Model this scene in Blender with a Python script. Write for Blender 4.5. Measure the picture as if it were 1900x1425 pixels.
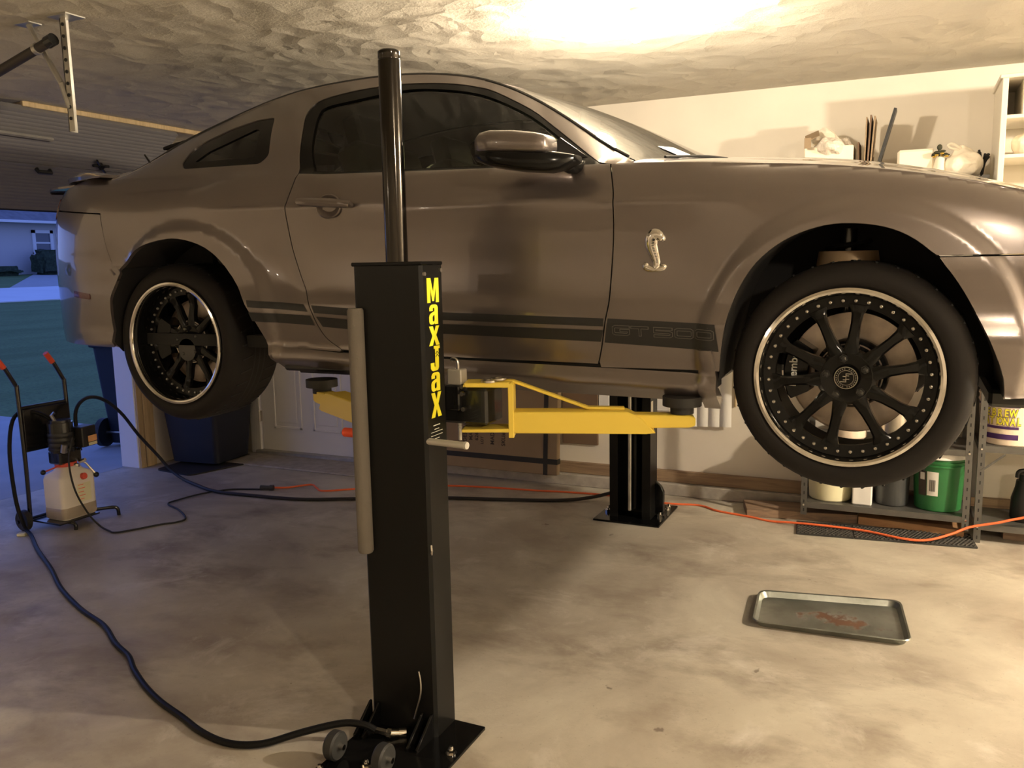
import bpy, bmesh, math, random
import numpy as np
from mathutils import Vector, Matrix, noise
from mathutils.geometry import delaunay_2d_cdt

for _o in list(bpy.data.objects): bpy.data.objects.remove(_o)
SC = bpy.context.scene
COL = SC.collection
rnd = random.Random(7)
PI = math.pi
R = math.radians

# ------------------------------------------------------------------ camera
def camera():
    yaw, pit, rol = R(-25.203), R(8.172), R(-1.10)
    cp, sp, cy, sy = math.cos(pit), math.sin(pit), math.cos(yaw), math.sin(yaw)
    f = Vector((sy*cp, cy*cp, -sp)); r = Vector((cy, -sy, 0)); u = r.cross(f)
    r2 = r*math.cos(rol) + u*math.sin(rol); u2 = -r*math.sin(rol) + u*math.cos(rol)
    cam = bpy.data.cameras.new('camera'); o = bpy.data.objects.new('camera', cam); COL.objects.link(o)
    M = Matrix((( r2.x, u2.x, -f.x, 2.8809), (r2.y, u2.y, -f.y, -2.6369), (r2.z, u2.z, -f.z, 1.5338), (0, 0, 0, 1)))
    o.matrix_world = M
    cam.sensor_width = 36.0; cam.lens = 1567.97/1900*36; cam.clip_start = .05; cam.clip_end = 400
    SC.camera = o
camera()

# ------------------------------------------------------------------ world, exposure, lamps
W = bpy.data.worlds.new('dusk'); SC.world = W; W.use_nodes = True
_n = W.node_tree.nodes; _l = W.node_tree.links
_bg = _n['Background']
_tc = _n.new('ShaderNodeTexCoord'); _sx = _n.new('ShaderNodeSeparateXYZ'); _rp = _n.new('ShaderNodeValToRGB')
_l.new(_tc.outputs['Generated'], _sx.inputs[0]); _l.new(_sx.outputs['Z'], _rp.inputs[0]); _l.new(_rp.outputs[0], _bg.inputs[0])
_rp.color_ramp.elements[0].position = 0.0; _rp.color_ramp.elements[0].color = (.155, .215, .50, 1)
_rp.color_ramp.elements[1].position = .6; _rp.color_ramp.elements[1].color = (.055, .105, .40, 1)
_bg.inputs[1].default_value = 1.0
SC.view_settings.view_transform = 'Standard'; SC.view_settings.look = 'None'
SC.view_settings.exposure = 1.2; SC.view_settings.gamma = 1.0
SC.view_settings.use_curve_mapping = False

def lamp(name, loc, power, col, rad):
    l = bpy.data.lights.new(name, 'POINT'); l.energy = power; l.color = col; l.shadow_soft_size = rad
    o = bpy.data.objects.new(name, l); o.location = loc; COL.objects.link(o); return o
WARM = (1.0, .845, .645)
lamp('front_lamp_light', (6.0, .80, 2.34), 300, WARM, .05)
lamp('bulb_light', (1.87, .71, 2.325), 40, WARM, .04)
lamp('near_lamp_light', (4.5, -2.5, 2.34), 52, WARM, .07)
lamp('corner_lamp_light', (-1.6, -4.9, 2.2), 5, WARM, .05)

# ------------------------------------------------------------------ materials
MATS = {}
def pmat(name, col, rough=.5, metal=0.0, coat=0.0, emit=None, es=0.0, spec=.5, trans=0, noise_amt=0, nscale=8, bump=0, bscale=60, bdist=.002):
    m = bpy.data.materials.new(name); m.use_nodes = True; MATS[name] = m
    nt = m.node_tree; b = nt.nodes['Principled BSDF']
    b.inputs['Base Color'].default_value = (*col, 1); b.inputs['Roughness'].default_value = rough
    b.inputs['Metallic'].default_value = metal; b.inputs['Coat Weight'].default_value = coat
    b.inputs['Coat Roughness'].default_value = .04
    b.inputs['Specular IOR Level'].default_value = spec; b.inputs['Transmission Weight'].default_value = trans
    if emit: b.inputs['Emission Color'].default_value = (*emit, 1); b.inputs['Emission Strength'].default_value = es
    tc = nt.nodes.new('ShaderNodeTexCoord')
    if noise_amt:
        n = nt.nodes.new('ShaderNodeTexNoise'); n.inputs['Scale'].default_value = nscale; n.inputs['Detail'].default_value = 6
        nt.links.new(tc.outputs['Object'], n.inputs['Vector'])
        r = nt.nodes.new('ShaderNodeValToRGB'); r.color_ramp.elements[0].position = .3; r.color_ramp.elements[1].position = .7
        r.color_ramp.elements[0].color = (*[c*(1-noise_amt) for c in col], 1)
        r.color_ramp.elements[1].color = (*[min(1, c*(1+noise_amt*.6)) for c in col], 1)
        nt.links.new(n.outputs['Fac'], r.inputs[0]); nt.links.new(r.outputs[0], b.inputs['Base Color'])
    if bump:
        n = nt.nodes.new('ShaderNodeTexNoise'); n.inputs['Scale'].default_value = bscale; n.inputs['Detail'].default_value = 4
        nt.links.new(tc.outputs['Object'], n.inputs['Vector'])
        bp = nt.nodes.new('ShaderNodeBump'); bp.inputs['Strength'].default_value = bump; bp.inputs['Distance'].default_value = bdist
        nt.links.new(n.outputs['Fac'], bp.inputs['Height']); nt.links.new(bp.outputs[0], b.inputs['Normal'])
    return m
def mx(nt, a, b, fac, mode='MIX'):
    n = nt.nodes.new('ShaderNodeMix'); n.data_type = 'RGBA'; n.blend_type = mode
    for s, v in ((n.inputs[0], fac), (n.inputs[6], a), (n.inputs[7], b)):
        if isinstance(v, bpy.types.NodeSocket): nt.links.new(v, s)
        elif isinstance(v, tuple): s.default_value = (*v, 1)
        else: s.default_value = v
    return n.outputs[2]
def tnoise(nt, vec, scale, detail=6, rough=.6, dist=0):
    n = nt.nodes.new('ShaderNodeTexNoise'); n.inputs['Scale'].default_value = scale; n.inputs['Detail'].default_value = detail
    n.inputs['Roughness'].default_value = rough; n.inputs['Distortion'].default_value = dist
    nt.links.new(vec, n.inputs['Vector']); return n.outputs['Fac']
def ramp(nt, fac, *stops):
    r = nt.nodes.new('ShaderNodeValToRGB'); nt.links.new(fac, r.inputs[0]); e = r.color_ramp.elements
    while len(e) < len(stops): e.new(.5)
    for k, (p, c) in enumerate(stops):
        e[k].position = p; e[k].color = (c, c, c, 1) if not isinstance(c, tuple) else (*c, 1)
    return r.outputs[0]
def mapping(nt, vec, scale=(1, 1, 1), rot=(0, 0, 0)):
    m = nt.nodes.new('ShaderNodeMapping'); m.inputs['Scale'].default_value = scale; m.inputs['Rotation'].default_value = rot
    nt.links.new(vec, m.inputs['Vector']); return m.outputs[0]

def concrete():
    m = pmat('concrete_floor', (.30, .26, .21), .55); nt = m.node_tree; b = nt.nodes['Principled BSDF']
    v = nt.nodes.new('ShaderNodeTexCoord').outputs['Object']
    c = mx(nt, (.54, .50, .41), (.35, .305, .245), ramp(nt, tnoise(nt, v, 1.1, 8, .62, .4), (.38, 0), (.62, 1)))
    c = mx(nt, c, (.20, .155, .12), ramp(nt, tnoise(nt, mapping(nt, v, (1, 1.6, 1)), 1.9, 7, .62, .25), (.50, 0), (.70, .75)))
    c = mx(nt, c, (.66, .62, .55), ramp(nt, tnoise(nt, v, 2.9, 9, .68, .4), (.56, 0), (.72, .65)))
    c = mx(nt, c, (.13, .10, .075), ramp(nt, tnoise(nt, v, 9, 3, .5, .3), (.735, 0), (.765, .75)))
    c = mx(nt, c, (.16, .13, .10), ramp(nt, tnoise(nt, v, 70, 4, .7), (.62, 0), (.80, .6)))
    nt.links.new(c, b.inputs['Base Color'])
    nt.links.new(ramp(nt, tnoise(nt, v, 2.4, 6), (.3, .42), (.7, .68)), b.inputs['Roughness'])
    bp = nt.nodes.new('ShaderNodeBump'); bp.inputs['Strength'].default_value = .25; bp.inputs['Distance'].default_value = .004
    nt.links.new(tnoise(nt, v, 45, 8, .7), bp.inputs['Height']); nt.links.new(bp.outputs[0], b.inputs['Normal'])
    return m
def swirl_ceiling():
    m = pmat('textured_ceiling', (.60, .555, .46), .85); nt = m.node_tree; b = nt.nodes['Principled BSDF']
    v = nt.nodes.new('ShaderNodeTexCoord').outputs['Object']
    nz = nt.nodes.new('ShaderNodeTexNoise'); nz.inputs['Scale'].default_value = 2.4; nz.inputs['Detail'].default_value = 2
    nt.links.new(v, nz.inputs['Vector'])
    va = nt.nodes.new('ShaderNodeVectorMath'); va.operation = 'MULTIPLY_ADD'
    nt.links.new(nz.outputs['Color'], va.inputs[0]); va.inputs[1].default_value = (.28, .28, 0); nt.links.new(v, va.inputs[2])
    hs = []
    for sc, off in ((4.4, 0.0), (6.1, 3.7)):
        mp = nt.nodes.new('ShaderNodeMapping'); mp.inputs['Location'].default_value = (off, off*.6, 0)
        nt.links.new(va.outputs[0], mp.inputs['Vector'])
        vo = nt.nodes.new('ShaderNodeTexVoronoi'); vo.inputs['Scale'].default_value = sc; vo.feature = 'F1'
        nt.links.new(mp.outputs[0], vo.inputs['Vector'])
        # tilt inside each cell: position within the cell along a skewed direction gives overlapping fans
        sb = nt.nodes.new('ShaderNodeVectorMath'); sb.operation = 'SUBTRACT'
        nt.links.new(mp.outputs[0], sb.inputs[0]); nt.links.new(vo.outputs['Position'], sb.inputs[1])
        dt = nt.nodes.new('ShaderNodeVectorMath'); dt.operation = 'DOT_PRODUCT'
        nt.links.new(sb.outputs[0], dt.inputs[0]); dt.inputs[1].default_value = (-1.2, 3.8, 0)
        rv = nt.nodes.new('ShaderNodeMath'); rv.operation = 'MULTIPLY_ADD'
        nt.links.new(vo.outputs['Distance'], rv.inputs[0]); rv.inputs[1].default_value = .5; nt.links.new(dt.outputs['Value'], rv.inputs[2])
        hs.append(rv.outputs[0])
    mxm = nt.nodes.new('ShaderNodeMath'); mxm.operation = 'MAXIMUM'
    nt.links.new(hs[0], mxm.inputs[0]); nt.links.new(hs[1], mxm.inputs[1])
    fine = tnoise(nt, v, 60, 5, .7)
    ad = nt.nodes.new('ShaderNodeMath'); ad.operation = 'MULTIPLY_ADD'
    nt.links.new(fine, ad.inputs[0]); ad.inputs[1].default_value = .10; nt.links.new(mxm.outputs[0], ad.inputs[2])
    bp = nt.nodes.new('ShaderNodeBump'); bp.inputs['Strength'].default_value = 1.0; bp.inputs['Distance'].default_value = .065
    nt.links.new(ad.outputs[0], bp.inputs['Height']); nt.links.new(bp.outputs[0], b.inputs['Normal'])
    return m
def wood(name, col, dark, sc=(2, 30, 30)):
    m = pmat(name, col, .7); nt = m.node_tree; b = nt.nodes['Principled BSDF']
    v = nt.nodes.new('ShaderNodeTexCoord').outputs['Object']
    c = mx(nt, col, dark, ramp(nt, tnoise(nt, mapping(nt, v, sc), 1.5, 6, .6, .6), (.35, 0), (.7, 1)))
    nt.links.new(c, b.inputs['Base Color']); return m
def car_paint():
    m = pmat('grey_metallic_paint', (.19, .165, .155), .30, .7, 1.0); nt = m.node_tree; b = nt.nodes['Principled BSDF']
    v = nt.nodes.new('ShaderNodeTexCoord').outputs['Object']
    c = mx(nt, (.180, .154, .146), (.215, .186, .176), tnoise(nt, v, 900, 2, .5))
    nt.links.new(c, b.inputs['Base Color']); b.inputs['Coat Roughness'].default_value = .03
    return m
def tinted(name, col, fac):
    m = bpy.data.materials.new(name); m.use_nodes = True; nt = m.node_tree; nt.nodes.clear(); MATS[name] = m
    out = nt.nodes.new('ShaderNodeOutputMaterial'); ms = nt.nodes.new('ShaderNodeMixShader')
    tr = nt.nodes.new('ShaderNodeBsdfTransparent'); tr.inputs[0].default_value = (*col, 1)
    gl = nt.nodes.new('ShaderNodeBsdfGlossy'); gl.inputs['Roughness'].default_value = .02; gl.inputs[0].default_value = (.9, .9, .9, 1)
    fr = nt.nodes.new('ShaderNodeFresnel'); fr.inputs[0].default_value = 1.45
    nt.links.new(fr.outputs[0], ms.inputs[0]); nt.links.new(tr.outputs[0], ms.inputs[1]); nt.links.new(gl.outputs[0], ms.inputs[2])
    nt.links.new(ms.outputs[0], out.inputs[0]); return m
def grassmat():
    m = pmat('lawn_grass', (.08, .2, .06), .9); nt = m.node_tree; b = nt.nodes['Principled BSDF']
    v = nt.nodes.new('ShaderNodeTexCoord').outputs['Object']
    c = mx(nt, (.11, .17, .042), (.16, .24, .072), ramp(nt, tnoise(nt, mapping(nt, v, (1, .25, 1)), 1.2, 5, .6), (.35, 0), (.65, 1)))
    c = mx(nt, c, (.07, .11, .03), ramp(nt, tnoise(nt, v, 22, 5, .7), (.45, 0), (.65, .8)))
    nt.links.new(c, b.inputs['Base Color'])
    bp = nt.nodes.new('ShaderNodeBump'); bp.inputs['Strength'].default_value = .6; bp.inputs['Distance'].default_value = .02
    nt.links.new(tnoise(nt, v, 60, 5, .8), bp.inputs['Height']); nt.links.new(bp.outputs[0], b.inputs['Normal']); return m
def traymat():
    m = pmat('stained_tray_metal', (.30, .31, .29), .38, .85); nt = m.node_tree; b = nt.nodes['Principled BSDF']
    v = nt.nodes.new('ShaderNodeTexCoord').outputs['Object']
    d = nt.nodes.new('ShaderNodeVectorMath'); d.operation = 'LENGTH'; nt.links.new(mapping(nt, v, (4.2, 9, 1)), d.inputs[0])
    rust = nt.nodes.new('ShaderNodeMath'); rust.operation = 'SUBTRACT'; nt.links.new(tnoise(nt, v, 16, 6, .65), rust.inputs[0])
    sc = nt.nodes.new('ShaderNodeMath'); sc.operation = 'MULTIPLY'; nt.links.new(d.outputs['Value'], sc.inputs[0]); sc.inputs[1].default_value = .32
    nt.links.new(sc.outputs[0], rust.inputs[1])
    k = ramp(nt, rust.outputs[0], (.30, 0), (.42, 1))
    c = mx(nt, (.36, .37, .34), (.24, .25, .22), ramp(nt, tnoise(nt, v, 5, 5), (.4, 0), (.6, 1)))
    c = mx(nt, c, (.10, .045, .022), k); nt.links.new(c, b.inputs['Base Color'])
    nt.links.new(ramp(nt, k, (0, .34), (1, .8)), b.inputs['Roughness'])
    inv = ramp(nt, k, (0, .8), (1, 0)); nt.links.new(inv, b.inputs['Metallic']); return m

concrete(); swirl_ceiling(); car_paint(); grassmat(); traymat()
wood('sill_wood', (.36, .25, .15), (.20, .13, .08)); wood('block_wood', (.30, .20, .13), (.16, .11, .08)); wood('fresh_wood', (.50, .28, .13), (.35, .18, .08))
wood('trim_wood', (.62, .47, .27), (.45, .33, .18), (30, 30, 2))
pmat('wall_paint', (.76, .70, .60), .75, noise_amt=.05, nscale=3, bump=.15, bscale=120)
pmat('block_curb', (.42, .38, .32), .9, noise_amt=.2, nscale=14, bump=.6, bscale=40, bdist=.004)
pmat('white_paint', (.78, .76, .74), .5); pmat('jamb_white', (.80, .80, .82), .6)
pmat('garage_door_paint', (.19, .18, .18), .6, bump=.2, bscale=30); pmat('galvanised', (.55, .53, .48), .4, .8, noise_amt=.15, nscale=20)
pmat('driveway_concrete', (.40, .40, .40), .85, noise_amt=.1, nscale=3, bump=.3, bscale=60)
pmat('street', (.75, .75, .76), .9, noise_amt=.06, nscale=.6)
pmat('siding', (.56, .54, .54), .85); pmat('roof_shingle', (.20, .19, .20), .9, noise_amt=.2, nscale=3); pmat('house_trim', (.8, .8, .82), .6)
pmat('house_glass', (.10, .12, .16), .1); pmat('hedge', (.035, .055, .03), .95, noise_amt=.5, nscale=8, bump=.8, bscale=12, bdist=.05)
pmat('black_gloss', (.005, .005, .005), .16, spec=.22); pmat('column_black', (.007, .007, .0065), .3, spec=.22); pmat('pole_black', (.035, .031, .027), .12, 1.0, .3); pmat('black_steel', (.010, .010, .010), .25, 0, .35)
pmat('black_rubber', (.014, .013, .012), .62, bump=.2, bscale=200, bdist=.0005); pmat('black_plastic', (.016, .016, .016), .45); pmat('hose_black', (.007, .007, .007), .42, spec=.15); pmat('pipe_brown', (.05, .042, .036), .5, .3); pmat('black_matte', (.012, .012, .012), .8)
pmat('tire_rubber', (.013, .011, .010), .7, spec=.25); pmat('arch_liner', (.010, .009, .009), .95)
pmat('cylinder_chrome', (.20, .17, .14), .12, 1.0)
pmat('chrome', (.75, .72, .68), .10, 1.0); pmat('zinc', (.50, .47, .41), .45, .35); pmat('satin_steel', (.55, .52, .47), .30, 1.0); pmat('rotor_steel', (.42, .36, .31), .35, .9, noise_amt=.2, nscale=20)
pmat('yellow_enamel', (.84, .63, .085), .38); pmat('decal_yellow', (.93, .85, .03), .5); pmat('decal_white', (.8, .8, .75), .5)
pmat('foam', (.17, .15, .125), .95, bump=.5, bscale=300); pmat('orange_plastic', (.95, .11, .04), .4); pmat('orange_cord', (.85, .16, .05), .5)
pmat('red_plastic', (.75, .10, .06), .45); pmat('hdpe', (.80, .74, .66), .45, trans=.0); pmat('hydraulic_oil', (.38, .32, .25), .3)
pmat('bin_blue', (.007, .010, .020), .5); pmat('caster_grey_light', (.05, .046, .040), .7); pmat('caster_grey', (.018, .018, .017), .6); pmat('green_plastic', (.018, .135, .035), .45); pmat('cream_plastic', (.78, .74, .50), .45); pmat('white_plastic', (.82, .80, .76), .45)
pmat('grey_plastic', (.035, .037, .037), .5); pmat('bucket_white', (.86, .72, .56), .4); pmat('purple_print', (.06, .02, .12), .5); pmat('yellow_print', (.85, .75, .05), .5)
pmat('cardboard', (.30, .215, .13), .85, noise_amt=.08, nscale=5); pmat('strap', (.012, .012, .012), .5); pmat('ink', (.05, .035, .025), .7)
pmat('shelf_steel', (.14, .135, .125), .45, .6, noise_amt=.15, nscale=12); pmat('mat_rubber', (.022, .021, .019), .75)
pmat('lower_black', (.012, .012, .012), .4); pmat('stripe_black', (.014, .014, .014), .45); pmat('stripe_grey', (.13, .12, .11), .5)
pmat('seat_leather', (.035, .033, .030), .55); pmat('interior', (.010, .010, .010), .8); pmat('headliner', (.03, .03, .028), .9)
pmat('tail_red', (.10, .006, .006), .2, 0, .8); pmat('headlight', (.35, .35, .36), .1, .2, 1); pmat('rust_steel', (.34, .24, .14), .55, .3)
pmat('cream_cloth', (.85, .76, .60), .85); pmat('bag_white', (.88, .80, .66), .35, bump=.6, bscale=14, bdist=.02); pmat('clear_wrap', (.70, .62, .52), .12, 0, .5, bump=1.0, bscale=26, bdist=.03)
pmat('gold', (.6, .4, .08), .3, .8); pmat('dark_leaf', (.03, .03, .012), .7); pmat('bulb_glow', (1, .9, .7), .5, emit=(1, .78, .50), es=60)
pmat('sticker_orange', (.85, .45, .20), .6); pmat('paper', (.75, .72, .66), .7); pmat('brown_carton', (.16, .10, .06), .8); pmat('cabinet_white', (.80, .74, .62), .5)
tinted('tinted_glass', (.70, .76, .62), .5); tinted('windshield_glass', (.45, .48, .42), .5)

# ------------------------------------------------------------------ mesh builder
class MB:
    def __init__(s): s.bm = bmesh.new(); s.sub = []
    def _new(s, fn):
        b = bmesh.new(); fn(b); return b
    def add(s, b, M=None):
        if M is not None: bmesh.ops.transform(b, matrix=M, verts=b.verts)
        me = bpy.data.meshes.new('t'); b.to_mesh(me); b.free(); s.bm.from_mesh(me); bpy.data.meshes.remove(me); return s
    def box(s, c, d, rot=(0, 0, 0), bev=0, M=None, seg=1):
        b = bmesh.new(); bmesh.ops.create_cube(b, size=1)
        bmesh.ops.scale(b, vec=d, verts=b.verts)
        if bev: bmesh.ops.bevel(b, geom=b.edges[:]+b.verts[:], offset=min(bev, min(d)*.45), segments=seg, affect='EDGES', profile=.7)
        T = Matrix.Translation(c) @ Matrix.Rotation(rot[2], 4, 'Z') @ Matrix.Rotation(rot[1], 4, 'Y') @ Matrix.Rotation(rot[0], 4, 'X')
        if M is not None: T = M @ T
        return s.add(b, T)
    def b2(s, lo, hi, bev=0, M=None, seg=1):
        return s.box([(a+b)/2 for a, b in zip(lo, hi)], [abs(b-a) for a, b in zip(lo, hi)], bev=bev, M=M, seg=seg)
    def cyl(s, a, c, r, r2=None, seg=20, cap=True, M=None):
        a = Vector(a); c = Vector(c); d = c-a; b = bmesh.new()
        bmesh.ops.create_cone(b, cap_ends=cap, segments=seg, radius1=r, radius2=r if r2 is None else r2, depth=d.length)
        T = Matrix.Translation((a+c)/2) @ d.to_track_quat('Z', 'Y').to_matrix().to_4x4()
        if M is not None: T = M @ T
        return s.add(b, T)
    def sph(s, c, r, sc=(1, 1, 1), seg=16, rings=10, M=None):
        b = bmesh.new(); bmesh.ops.create_uvsphere(b, u_segments=seg, v_segments=rings, radius=r)
        T = Matrix.Translation(c) @ Matrix.Diagonal((*sc, 1))
        if M is not None: T = M @ T
        return s.add(b, T)
    def tube(s, pts, r, seg=10, smooth=0, closed=False, M=None, rr=None):
        P = [Vector(p) for p in pts]
        if smooth: P = catmull(P, smooth)
        n = len(P); vs = []; up = None
        for i, p in enumerate(P):
            t = (P[min(i+1, n-1)]-P[max(i-1, 0)])
            if t.length < 1e-9: t = Vector((0, 0, 1))
            t.normalize()
            if up is None: up = t.orthogonal().normalized()
            up = (up - t*up.dot(t)); up = up.normalized() if up.length > 1e-6 else t.orthogonal().normalized()
            sd = t.cross(up); q = r if rr is None else rr[i] if i < len(rr) else rr[-1]
            vs.append([s.bm.verts.new((M @ (p + (up*math.cos(2*PI*k/seg)+sd*math.sin(2*PI*k/seg))*q)) if M is not None else p + (up*math.cos(2*PI*k/seg)+sd*math.sin(2*PI*k/seg))*q) for k in range(seg)])
        for i in range(n-1):
            for k in range(seg): s.bm.faces.new((vs[i][k], vs[i][(k+1) % seg], vs[i+1][(k+1) % seg], vs[i+1][k]))
        s.bm.faces.new(vs[0][::-1]); s.bm.faces.new(vs[-1]); return s
    def lathe(s, prof, seg=48, M=None, closed=False):
        """profile (radius, height) turned about local Z"""
        rings = []
        for (r, z) in prof:
            rings.append([s.bm.verts.new((M or Matrix()) @ Vector((r*math.cos(2*PI*k/seg), r*math.sin(2*PI*k/seg), z))) for k in range(seg)])
        m = len(prof); rg = range(m if closed else m-1)
        for i in rg:
            j = (i+1) % m
            for k in range(seg):
                s.bm.faces.new((rings[i][k], rings[i][(k+1) % seg], rings[j][(k+1) % seg], rings[j][k]))
        return s
    def prism(s, poly, O, U, V, depth, N=None, bev=0):
        O, U, V = Vector(O), Vector(U), Vector(V); N = Vector(N) if N else U.cross(V).normalized()
        b = bmesh.new()
        lo = [b.verts.new(O+U*p[0]+V*p[1]) for p in poly]; hi = [b.verts.new(O+U*p[0]+V*p[1]+N*depth) for p in poly]
        n = len(poly)
        b.faces.new(lo[::-1]); b.faces.new(hi)
        for i in range(n): b.faces.new((lo[i], lo[(i+1) % n], hi[(i+1) % n], hi[i]))
        if bev: bmesh.ops.bevel(b, geom=b.edges[:]+b.verts[:], offset=bev, segments=1, affect='EDGES')
        return s.add(b)
    def raw(s, verts, faces):
        v = [s.bm.verts.new(p) for p in verts]
        for f in faces:
            try: s.bm.faces.new([v[i] for i in f])
            except ValueError: pass
        return s
def catmull(P, k):
    out = []; n = len(P)
    for i in range(n-1):
        a, b, c, d = P[max(i-1, 0)], P[i], P[i+1], P[min(i+2, n-1)]
        for j in range(k):
            t = j/k; out.append(.5*((2*b)+(c-a)*t+(2*a-5*b+4*c-d)*t*t+(3*b-a-3*c+d)*t**3))
    out.append(P[-1]); return out

WM = {}
def tag(o, label=None, cat=None, group=None, kind=None):
    for k, v in (('label', label), ('category', cat), ('group', group), ('kind', kind)):
        if v: o[k] = v
    return o
def thing(name, loc, label, cat, group=None):
    o = bpy.data.objects.new(name, None); o.empty_display_size = .1; o.location = loc; COL.objects.link(o)
    WM[o.name] = Matrix.Translation(loc); return tag(o, label, cat, group)
def link(o, parent, Mw=None):
    COL.objects.link(o)
    if parent is not None:
        o.parent = parent
        if Mw is not None: o.matrix_basis = WM[parent.name].inverted() @ Mw
        WM[o.name] = Mw if Mw is not None else WM[parent.name].copy()
    else:
        if Mw is not None: o.matrix_basis = Mw
        WM[o.name] = Mw if Mw is not None else Matrix()
    return o
def obj(name, mb, mat, parent=None, label=None, smooth=35, origin=None, **kw):
    """link a builder (world coordinates) as one mesh object under parent"""
    bm = mb.bm if isinstance(mb, MB) else mb
    bmesh.ops.recalc_face_normals(bm, faces=bm.faces[:])
    if parent is None and origin is not None: Mw = Matrix.Translation(origin)
    elif parent is not None: Mw = WM[parent.name].copy()
    else:
        c = [v.co for v in bm.verts]
        Mw = Matrix.Translation(((min(v.x for v in c)+max(v.x for v in c))/2, (min(v.y for v in c)+max(v.y for v in c))/2, min(v.z for v in c)))
    bmesh.ops.transform(bm, matrix=Mw.inverted(), verts=bm.verts)
    for f in bm.faces: f.smooth = True
    ca = math.radians(smooth)
    for e in bm.edges:
        if len(e.link_faces) == 2:
            try:
                if e.calc_face_angle() > ca: e.smooth = False
            except ValueError: pass
    me = bpy.data.meshes.new(name); bm.to_mesh(me); bm.free()
    mats = mat if isinstance(mat, (list, tuple)) else [mat]
    for q in mats: me.materials.append(MATS[q])
    o = bpy.data.objects.new(name, me); link(o, parent, Mw)
    return tag(o, label, kw.get('cat'), kw.get('group'), kw.get('kind'))
def inst(name, src, parent, Mw):
    return link(bpy.data.objects.new(name, src.data), parent, Mw)
def text_obj(name, s, size, M, mat, parent, fat=0, ext=.0006, sx=1.0, space=1.0, label=None, align='CENTER'):
    cu = bpy.data.curves.new(name, 'FONT'); cu.body = s; cu.size = size; cu.align_x = align; cu.align_y = 'CENTER'
    cu.extrude = ext; cu.offset = fat; cu.space_character = space; cu.resolution_u = 3
    t = bpy.data.objects.new('tmp', cu); COL.objects.link(t)
    dg = bpy.context.evaluated_depsgraph_get(); me = bpy.data.meshes.new_from_object(t.evaluated_get(dg))
    bpy.data.objects.remove(t)
    me.name = name; me.transform(Matrix.Diagonal((sx, 1, 1, 1))); me.transform(WM[parent.name].inverted() @ M) if parent is not None else None
    me.materials.clear(); me.materials.append(MATS[mat])
    o = bpy.data.objects.new(name, me); link(o, parent, None if parent is not None else M); return tag(o, label)
def frame(O, X, Y):
    X, Y = Vector(X).normalized(), Vector(Y); Z = X.cross(Y).normalized(); Y = Z.cross(X)
    return Matrix(((X.x, Y.x, Z.x, O[0]), (X.y, Y.y, Z.y, O[1]), (X.z, Y.z, Z.z, O[2]), (0, 0, 0, 1)))
def struct(name, mb, mat, parent=None, **kw):
    return obj(name, mb, mat, parent, kind='structure' if parent is None else None, **kw)
# ---- smooth curve helpers ----
def spline(xs, ys):
    xs=np.array(xs,float); ys=np.array(ys,float); n=len(xs)
    h=np.diff(xs); A=np.zeros((n,n)); b=np.zeros(n); A[0,0]=A[-1,-1]=1
    for i in range(1,n-1):
        A[i,i-1]=h[i-1]; A[i,i]=2*(h[i-1]+h[i]); A[i,i+1]=h[i]
        b[i]=6*((ys[i+1]-ys[i])/h[i]-(ys[i]-ys[i-1])/h[i-1])
    M=np.linalg.solve(A,b)
    def f(x):
        x=np.clip(np.asarray(x,float),xs[0],xs[-1]); i=np.clip(np.searchsorted(xs,x)-1,0,n-2)
        a=(xs[i+1]-x)/h[i]; c=(x-xs[i])/h[i]
        return a*ys[i]+c*ys[i+1]+((a**3-a)*M[i]+(c**3-c)*M[i+1])*h[i]**2/6
    return f
def pchip(xs, ys):
    xs=np.array(xs,float); ys=np.array(ys,float); h=np.diff(xs); d=np.diff(ys)/h
    m=np.zeros(len(xs)); m[0]=d[0]; m[-1]=d[-1]
    for i in range(1,len(xs)-1):
        if d[i-1]*d[i]>0:
            w1=2*h[i]+h[i-1]; w2=h[i]+2*h[i-1]; m[i]=(w1+w2)/(w1/d[i-1]+w2/d[i])
    def f(x):
        x=np.clip(np.asarray(x,float),xs[0],xs[-1]); i=np.clip(np.searchsorted(xs,x)-1,0,len(xs)-2)
        t=(x-xs[i])/h[i]
        return ((2*t**3-3*t*t+1)*ys[i]+(t**3-2*t*t+t)*h[i]*m[i]+(-2*t**3+3*t*t)*ys[i+1]+(t**3-t*t)*h[i]*m[i+1])
    return f
def sst(x,a,b):
    t=np.clip((x-a)/(b-a),0,1); return t*t*(3-2*t)
def gau(x,c,s): return np.exp(-((x-c)/s)**2)
# ---- plan outline of the body (half width W over X), parameter u = X on the straight side ----
PP=[(-1.12,0),(-1.112,.25),(-1.065,.48),(-.96,.66),(-.81,.785),(-.6,.872),(-.3,.918),(0,.93),(.5,.935),(1.4,.938),(2.2,.937),(2.72,.935),(2.95,.925),(3.2,.885),(3.42,.79),(3.58,.62),(3.66,.36),(3.68,0)]
_P=np.array(PP); _L=np.concatenate([[0],np.cumsum(np.hypot(*np.diff(_P,axis=0).T))]); _U=_L-_L[8]+.5
PX=spline(_U,_P[:,0]); PW=spline(_U,_P[:,1]); U0,U1=_U[0],_U[-1]
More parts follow.
